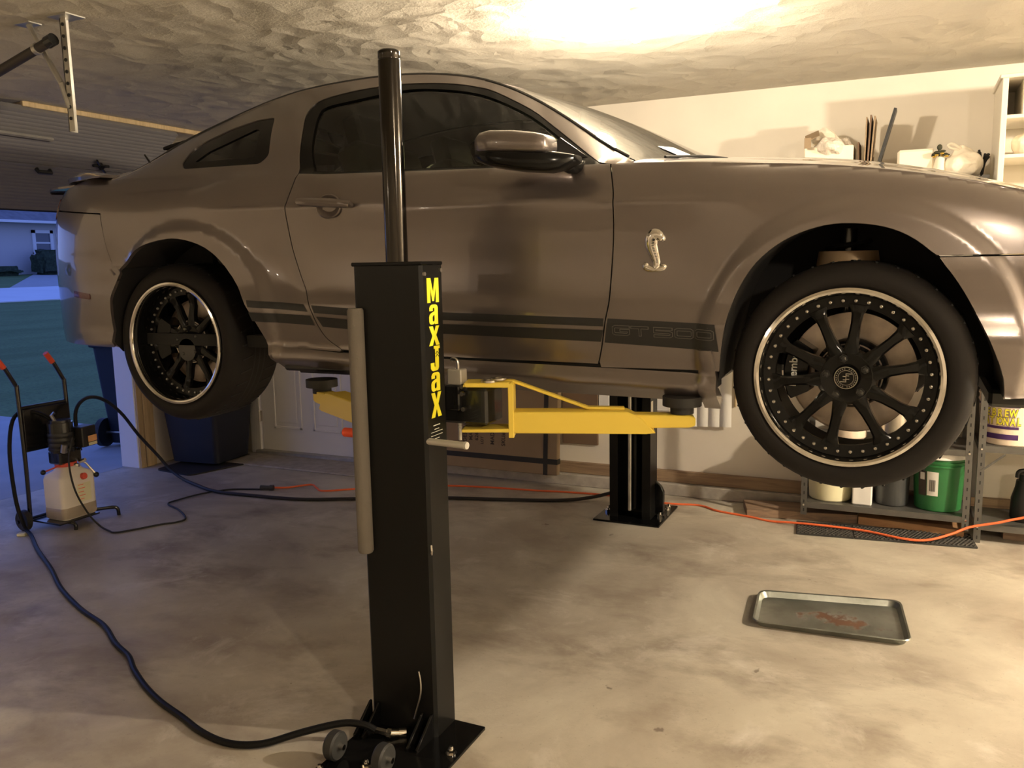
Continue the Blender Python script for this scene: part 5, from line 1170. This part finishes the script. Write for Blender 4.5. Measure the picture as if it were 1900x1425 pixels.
# ================================================================== DRIP TRAY
tp = [(2.345, .832), (2.318, 1.180), (2.902, 1.287), (2.945, .872)]
def inset(poly, d):
    out = []; n = len(poly); cx2 = sum(p[0] for p in poly)/n; cy2 = sum(p[1] for p in poly)/n
    for i in range(n):
        a, b, c = (Vector(poly[j % n]) for j in (i-1, i, i+1)); u_ = (a-b).normalized(); v_ = (c-b).normalized(); q = (u_+v_); s = abs(u_.x*v_.y-u_.y*v_.x)
        out.append(tuple(b+q*(d/max(s, .2))))
    return out
def ringt(d, z, r): return [(x, y, z) for x, y in rounded(inset(tp, d), r, 5)]
m = MB(); rs = [ringt(.018, .001, .04), ringt(.004, .026, .045), ringt(-.004, .030, .045), ringt(-.006, .027, .045), ringt(.0, .026, .045), ringt(.014, .0005+.0, .04)]
rs = [ringt(.016, .004, .04), ringt(.004, .027, .045), ringt(-.003, .030, .048), ringt(-.006, .026, .05), ringt(.0015, .024, .046), ringt(.0135, .001, .04)]
vv = [[m.bm.verts.new(p) for p in r_] for r_ in rs]; n = len(vv[0])
for i in range(5):
    for k in range(n): m.bm.faces.new((vv[i][k], vv[i][(k+1) % n], vv[i+1][(k+1) % n], vv[i+1][k]))
m.bm.faces.new(vv[0]); m.bm.faces.new(vv[5][::-1])
obj('drip_tray', m, 'stained_tray_metal', label='shallow metal drip tray with rust stains lying on the floor', cat='tray', smooth=30, origin=(2.66, 1.03, 0))

# ================================================================== RIBBED MAT AND BLOCKS
mo = Matrix.Translation((2.365, 2.150, 0)) @ Matrix.Rotation(math.atan2(.10, .90), 4, 'Z')
mb_ = thing('ribbed_mat', (2.8, 2.3, 0), 'black perforated rubber mat on the floor before the steel shelves', 'mat')
for k in range(3): obj('mat_tile', MB().b2((k*.302, 0, 0), (k*.302+.300, .235, .010), .002, M=mo), 'mat_rubber', mb_)
nb = MB()
for i in range(44):
    for j in range(10):
        xx = .012+i*.0205+(.01 if j % 2 else 0); yy = .014+j*.0208
        if abs(xx % .302-.301) < .004 or xx > .895: continue
        nb.raw([Vector(mo @ Vector(p)) for p in ((xx-.0065, yy-.007, .010), (xx+.0065, yy-.007, .010), (xx+.0065, yy+.007, .010), (xx-.0065, yy+.007, .010), (xx-.004, yy-.005, .0145), (xx+.004, yy-.005, .0145), (xx+.004, yy+.005, .0145), (xx-.004, yy+.005, .0145))], [(0, 1, 5, 4), (1, 2, 6, 5), (2, 3, 7, 6), (3, 0, 4, 7), (4, 5, 6, 7)])
obj('nub', nb, 'caster_grey_light', mb_, kind='stuff')
def plank(name, a, b, c, d, z, mat, label): return obj(name, MB().prism([a, b, c, d], (0, 0, 0), (1, 0, 0), (0, 1, 0), z, N=(0, 0, 1), bev=.002), mat, label=label, cat='plank')
plank('wood_plank', (2.055, 2.385), (2.665, 2.49), (2.665, 2.70), (2.00, 2.585), .048, 'block_wood', 'grey-brown wooden plank under the left foot of the steel shelves')
plank('wood_plank', (2.668, 2.472), (3.205, 2.40), (3.205, 2.72), (2.668, 2.72), .046, 'fresh_wood', 'orange-brown wooden plank under the right half of the steel shelves')
plank('wood_plank', (3.395, 2.475), (4.1, 2.40), (4.1, 2.70), (3.395, 2.70), .058, 'block_wood', 'brown wooden plank at the right picture edge under the second shelf')

# ================================================================== SHELVES
def shelf_unit(x0, x1, y0, y1, zb, zt, shelves, label, grp='slotted steel shelf units'):
    t = thing('steel_shelf', ((x0+x1)/2, (y0+y1)/2, zb), label, 'shelf', grp); a = .034; e = .0025
    for xx, sx in ((x0, 1), (x1, -1)):
        for yy, sy in ((y0, 1), (y1, -1)):
            p = obj('upright', MB().prism([(0, 0), (a*sx, 0), (a*sx, e*sy), (e*sx, e*sy), (e*sx, a*sy), (0, a*sy)], (xx, yy, zb), (1, 0, 0), (0, 1, 0), zt-zb, N=(0, 0, 1)), 'shelf_steel', t)
            hs = MB(); n_ = int((zt-zb)/.05)
            if sy > 0:
                for k in range(n_): hs.box((xx+sx*a*.5, yy-.0006, zb+.03+k*.05), (.006, .0012, .018)); 
                obj('slot', hs, 'black_matte', p, kind='stuff')
    for z in shelves:
        s = obj('shelf_board', MB().b2((x0+.002, y0+.002, z-.034), (x1-.002, y0+.005, z)).b2((x0+.002, y1-.005, z-.034), (x1-.002, y1-.002, z)).b2((x0+.002, y0+.002, z-.034), (x0+.005, y1-.002, z)).b2((x1-.005, y0+.002, z-.034), (x1-.002, y1-.002, z)).b2((x0+.003, y0+.003, z-.003), (x1-.003, y1-.003, z)), 'shelf_steel', t)
        for xx in (x0+.016, x1-.016): obj('bolt', MB().cyl((xx, y0-.0005, z-.017), (xx, y0-.006, z-.017), .0058, seg=6), 'chrome', s)
    return t
shelf_unit(2.362, 3.222, 2.36, 2.72, .058, 1.93, (.134, .500, 1.02, 1.50, 1.925), 'steel shelf unit holding green and grey buckets behind the front tyre')
shelf_unit(3.246, 4.20, 2.36, 2.72, .0, 1.30, (.105, .530, .92, 1.28), 'steel shelf unit at the right picture edge holding the large white bucket')
obj('corner_gusset', MB().prism([(0, 0), (.11, .10), (.11, .085), (.015, 0)], (3.262, 2.357, .40), (1, 0, 0), (0, 0, 1), .002, N=(0, 1, 0)), 'shelf_steel', bpy.data.objects['steel_shelf.001'])
# items of the left unit
def bucket(name, x, y, z, r0, r1, h, mat, lidm, label, grp=None, cat='bucket', lid=True, rings=2):
    t = thing(name, (x, y, z), label, cat, grp); M = Matrix.Translation((x, y, z)); pr = [(.0005, .0), (r0-.006, 0), (r0, .006)]
    z2 = h*.80; pr += [(r0+(r1-r0)*.80, z2)]
    for k in range(rings): zz = z2+k*h*.065; pr += [(r1+.004, zz), (r1+.004, zz+.006), (r1-.001, zz+.010)]
    pr += [(r1, h), (.0005, h)]
    obj('bucket_body', MB().lathe(pr, 44, M), mat, t, smooth=30)
    if lid: obj('lid', MB().lathe([(.0005, h+.004), (r1-.012, h+.004), (r1-.008, h+.012), (r1+.006, h+.012), (r1+.008, h-.018), (r1+.003, h-.018)], 44, M), lidm, t, smooth=30)
    return t
zs = .134
bucket('cream_bucket', 2.508, 2.520, zs, .116, .128, .20, 'cream_plastic', 'cream_plastic', 'low pale yellow tub on the bottom shelf below the front tyre')
obj('white_box', MB().b2((2.634, 2.40, zs), (2.738, 2.60, .36), .006), 'white_plastic', label='narrow white box standing between cream tub and grey bin on the bottom shelf', cat='box')
bucket('grey_bin', 2.838, 2.515, zs, .086, .094, .29, 'grey_plastic', 'grey_plastic', 'dark grey round bin beside the green bucket on the bottom shelf', cat='bin')
gb = bucket('green_bucket', 3.072, 2.520, zs, .118, .134, .315, 'green_plastic', 'white_plastic', 'green bucket with white lid and barcode sticker on the bottom shelf')
def cyl_label(parent, cx2, cy2, z0, z1, ra, rb_, a0, a1, mat, name='paper_label', off_=.0012, n=8):
    m = MB(); v1, v2 = [], []
    for k in range(n+1):
        a = a0+(a1-a0)*k/n; v1.append((cx2+(ra+off_)*math.cos(a), cy2+(ra+off_)*math.sin(a), z0)); v2.append((cx2+(rb_+off_)*math.cos(a), cy2+(rb_+off_)*math.sin(a), z1))
    m.raw(v1+v2, [(i, i+1, n+2+i, n+1+i) for i in range(n)]); return obj(name, m, mat, parent)
rg = lambda z: .118+(.134-.118)*(z-zs)/.315
lb = cyl_label(gb, 3.072, 2.52, .225, .36, rg(.225), rg(.36), R(-118), R(-92), 'paper')
for k in range(9):
    a = R(-112+k*1.6); cyl_label(lb, 3.072, 2.52, .25, .315, rg(.25), rg(.315), a, a+R(.8 if k % 3 else 1.2), 'ink', 'barcode_bar', .0024, 1)
cyl_label(gb, 3.072, 2.52, .22, .36, rg(.22), rg(.36), R(-142), R(-120), 'ink')
cyl_label(gb, 3.072, 2.52, .31, .35, rg(.31), rg(.35), R(-136), R(-124), 'paper', off_=.002)
# second shelf of the left unit (seen through the wheel and beside the tyre)
obj('cream_jug', MB().lathe([(.0005, 0), (.085, 0), (.095, .01), (.095, .12), (.07, .17), (.03, .20), (.03, .225), (.0005, .225)], 32, Matrix.Translation((2.60, 2.52, .500))), 'bucket_white', label='cream jug on the second shelf seen through the front wheel spokes', cat='jug')
obj('paint_can', MB().lathe([(.0005, 0), (.078, 0), (.081, .004), (.078, .008), (.078, .18), (.082, .184), (.082, .192), (.074, .192), (.070, .186), (.0005, .186)], 36, Matrix.Translation((2.84, 2.50, .500))), 'satin_steel', label='metal paint can on the second shelf behind the front wheel', cat='can')
bt = thing('spray_bottle', (2.975, 2.47, .5), 'clear and red bottle on the second shelf at the right edge of the front wheel', 'bottle')
obj('bottle', MB().lathe([(.0005, 0), (.036, 0), (.038, .01), (.038, .14), (.020, .18), (.014, .20), (.014, .215), (.0005, .215)], 24, Matrix.Translation((2.975, 2.47, .5))), 'clear_wrap', bt); obj('bottle_label', MB().cyl((2.975, 2.47, .53), (2.975, 2.47, .61), .0392, seg=24), 'red_plastic', bt); obj('cap', MB().cyl((2.975, 2.47, .715), (2.975, 2.47, .74), .017), 'black_plastic', bt)
# right unit: large printed bucket, black tool
hb = thing('printed_bucket', (3.40, 2.54, .53), 'large white bucket with purple bands and yellow lettering on the right-hand shelf', 'bucket')
hx, hy, hz0 = 3.405, 2.525, .530
obj('bucket_body', MB().lathe([(.0005, 0), (.138, 0), (.144, .006), (.156, .225), (.160, .228), (.160, .236), (.156, .240), (.157, .262), (.161, .264), (.161, .272), (.156, .276), (.157, .310), (.0005, .31)], 52, Matrix.Translation((hx, hy, hz0))), 'bucket_white', hb, smooth=30)
obj('lid', MB().lathe([(.0005, .316), (.148, .316), (.152, .324), (.163, .324), (.165, .296), (.160, .296)], 52, Matrix.Translation((hx, hy, hz0))), 'bucket_white', hb, smooth=30)
rh = lambda z: .144+.012*(z-hz0)/.225
A0, A1 = R(-178), R(-82)
for z0_, z1_ in ((.737, .750), (.622, .636), (.566, .594)): cyl_label(hb, hx, hy, z0_, z1_, rh(z0_), rh(z1_), A0, A1, 'purple_print', 'printed_band', n=16)
def arc_text(s, zc, size, a_start, parent, sx=1.0, pitch=.024):
    a = a_start
    for ch in s:
        if ch != ' ':
            r_ = rh(zc)+.0022; Mt = frame((hx+r_*math.cos(a), hy+r_*math.sin(a), zc), (-math.sin(a), math.cos(a), 0), (0, 0, 1))
            text_obj('lettering', ch, size*1.0, Mt @ Matrix.Translation((0, 0, -.0008)), 'purple_print', parent, fat=.0042, sx=sx)
            text_obj('lettering', ch, size, Mt, 'yellow_print', parent, fat=.0018, sx=sx, ext=.001)
        a += pitch*(1.15 if ch in 'WMN' else .55 if ch == 'I' else 1)/rh(zc)
arc_text('HEBREW', .706, .056, R(-150), hb, .66, .0305); arc_text('NATIONAL', .662, .056, R(-153), hb, .62, .0270)
sw_ = thing('black_tool', (3.47, 2.55, .105), 'black power tool body on the floor shelf at the right picture edge', 'tool')
obj('tool_body', MB().lathe([(.0005, 0), (.07, 0), (.078, .02), (.076, .12), (.06, .18), (.055, .22), (.0005, .22)], 24, Matrix.Translation((3.50, 2.52, .105))), 'black_plastic', sw_)
obj('tool_neck', MB().cyl((3.49, 2.51, .325), (3.49, 2.51, .36), .035).tube([(3.45, 2.51, .34), (3.46, 2.51, .375), (3.53, 2.51, .375), (3.55, 2.51, .33)], .013, 10, 4), 'black_plastic', sw_)
# ---- things on the top of the left shelf, seen above the hood
zt3 = 1.925
def crumple(m, amp, fq, seed):
    for v in m.bm.verts: v.co += Vector(noise.noise_vector(v.co*fq+Vector((seed, 0, 0))))*amp
    return m
bxx = thing('wrapped_box', (2.45, 2.5, zt3), 'open carton filled with crumpled clear plastic wrap above the hood', 'box')
obj('box_body', MB().b2((2.325, 2.37, zt3), (2.575, 2.62, 2.125), .004), 'cream_cloth', bxx)
obj('box_flap', MB().box((2.345, 2.33, 2.145), (.035, .004, .055)).box((2.36, 2.40, 2.19), (.075, .10, .003), (R(25), R(-20), 0)), 'cardboard', bxx)
m = MB(); b_ = bmesh.new(); bmesh.ops.create_icosphere(b_, subdivisions=4, radius=1); m.add(b_, Matrix.Translation((2.46, 2.44, 2.115)) @ Matrix.Diagonal((.10, .09, .055, 1))); obj('plastic_wrap', crumple(m, .035, 17, 1), 'clear_wrap', bxx, smooth=60)
m = MB(); b_ = bmesh.new(); bmesh.ops.create_icosphere(b_, subdivisions=4, radius=1); m.add(b_, Matrix.Translation((2.44, 2.52, 2.165)) @ Matrix.Diagonal((.085, .08, .05, 1))); obj('plastic_bag', crumple(m, .04, 14, 4), 'bag_white', bxx, smooth=60)
def board_(x, y, w, h, t_, rx, ry, mat, label):
    M_ = Matrix.Translation((x, y, zt3+.002)) @ Matrix.Rotation(ry, 4, 'Y') @ Matrix.Rotation(rx, 4, 'X'); return obj('board_sheet', MB().b2((-t_/2, -w/2, 0), (t_/2, w/2, h), .001, M=M_), mat, label=label, cat='sheet')
board_(2.605, 2.48, .22, .21, .009, 0, R(-2), 'brown_carton', 'short dark brown sheet, leftmost of the upright sheets above the hood')
board_(2.630, 2.48, .25, .335, .006, 0, R(1), 'cardboard', 'taller brown cardboard sheet standing second from left above the hood')
board_(2.644, 2.49, .25, .345, .008, 0, R(2), 'brown_carton', 'dark brown sheet standing between two cardboard sheets above the hood')
board_(2.657, 2.50, .25, .340, .007, 0, R(3), 'cardboard', 'brown cardboard sheet beside the leaning black sheet above the hood')
board_(2.676, 2.44, .12, .385, .014, 0, R(14.5), 'black_plastic', 'black sheet leaning to the right above the hood')
obj('cream_box', MB().b2((2.79, 2.42, zt3), (2.97, 2.58, 2.085), .012), 'cream_cloth', label='small cream box right of the leaning black sheet above the hood', cat='box')
dc = thing('gold_leaf_ornament', (3.0, 2.45, zt3), 'small gold and dark leaf ornament between cream box and white bag', 'ornament')
obj('ornament_base', MB().lathe([(.0005, 0), (.03, 0), (.035, .05), (.02, .11), (.0005, .12)], 16, Matrix.Translation((2.995, 2.42, zt3))), 'cream_cloth', dc)
lf = MB()
for k in range(9):
    a = k*.72; lf.sph((2.995+.028*math.cos(a), 2.41+.02*math.sin(a), 2.045+.006*(k % 4)), .011, (1.5, .7, .6), 8, 6)
lf.sph((2.99, 2.41, 2.085), .013, (1, .7, 1.2), 8, 6); lf.tube([(2.99, 2.41, 2.04), (2.985, 2.41, 2.08)], .004, 6)
obj('leaf', lf, 'dark_leaf', dc, kind='stuff'); gl_ = MB()
for k in range(7): a = k*.9+.4; gl_.sph((2.997+.03*math.cos(a), 2.405+.015*math.sin(a), 2.038+.007*(k % 3)), .008, (1.3, .7, .7), 8, 6)
obj('gold_berry', gl_, 'gold', dc, kind='stuff')
wb = thing('white_bag', (3.10, 2.45, zt3), 'tied white plastic bag on the shelf top before the white cabinet', 'bag')
m = MB(); b_ = bmesh.new(); bmesh.ops.create_icosphere(b_, subdivisions=4, radius=1); m.add(b_, Matrix.Translation((3.10, 2.46, 2.0)) @ Matrix.Diagonal((.095, .09, .09, 1)))
for v in m.bm.verts:
    k = max(0, (v.co.z-2.02)/.07); v.co.x = 3.10+(v.co.x-3.10)*(1-.55*k); v.co.y = 2.46+(v.co.y-2.46)*(1-.55*k); v.co.z = max(v.co.z, zt3+.001)
crumple(m, .018, 20, 9)
for v in m.bm.verts: v.co.z = max(v.co.z, zt3+.001)
obj('bag_body', m, 'bag_white', wb, smooth=60); obj('bag_loop', MB().tube([(3.09, 2.44, 2.075), (3.05, 2.43, 2.10), (3.03, 2.43, 2.095), (3.04, 2.43, 2.08), (3.08, 2.44, 2.07)], .007, 8, 5), 'bag_white', wb)
m = MB()
for k in range(16): a = rnd.uniform(0, 2*PI); m.tube([(3.195, 2.49, 1.93), (3.195+.01*math.cos(a), 2.49+.02*math.sin(a), 2.0), (3.195+.03*math.cos(a), 2.49+.05*math.sin(a), 2.03+rnd.uniform(0, .035))], .006, 5, 3)
obj('dark_bundle', m, 'black_matte', label='dark frayed bundle squeezed between white bag and white cabinet', cat='bundle')

# ================================================================== WHITE CABINET
cab = thing('wall_cabinet', (3.7, 2.5, 1.32), 'white open-front wall cabinet at the upper right picture edge', 'cabinet')
c0, c1, d0, d1 = 3.250, 4.25, 2.30, YB-.002
obj('side_panel', MB().b2((c0, d0, 1.32), (c0+.020, d1, 2.400), .002), 'cabinet_white', cab); obj('side_panel', MB().b2((c1-.02, d0, 1.32), (c1, d1, 2.400), .002), 'cabinet_white', cab)
obj('top_panel', MB().b2((c0-.012, d0-.012, 2.382), (c1+.012, d1, 2.402), .004), 'cabinet_white', cab); obj('back_panel', MB().b2((c0+.02, d1-.01, 1.32), (c1-.02, d1, 2.38)), 'cabinet_white', cab)
for z in (2.190, 2.000, 1.80, 1.58, 1.33): obj('shelf', MB().b2((c0+.021, d0+.004, z), (c1-.021, d1-.011, z+.018), .002), 'cabinet_white', cab)
for xx in (3.345, 3.6, 3.9): obj('divider', MB().b2((xx, d0+.006, 2.208), (xx+.016, d1-.011, 2.381), .001), 'cabinet_white', cab)
for xx in (c0, c1-.026): obj('face_frame', MB().b2((xx, d0-.014, 1.32), (xx+.026, d0, 2.381), .002), 'cabinet_white', cab)
obj('grey_packet', MB().b2((3.385, 2.36, 2.209), (3.50, 2.60, 2.30), .006), 'grey_plastic', label='grey packet in the upper right compartment of the white cabinet', cat='packet')
obj('white_cloth_bundle', crumple(MB().sph((3.37, 2.44, 2.075), .06, (1.0, 1.2, .9), 24, 16), .012, 20, 2), 'bag_white', label='white cloth bundle on the lower shelf of the white cabinet', cat='cloth')
obj('grey_case', MB().b2((3.45, 2.36, 2.019), (3.60, 2.6, 2.09), .008), 'grey_plastic', label='grey case beside the cloth bundle in the white cabinet', cat='case')
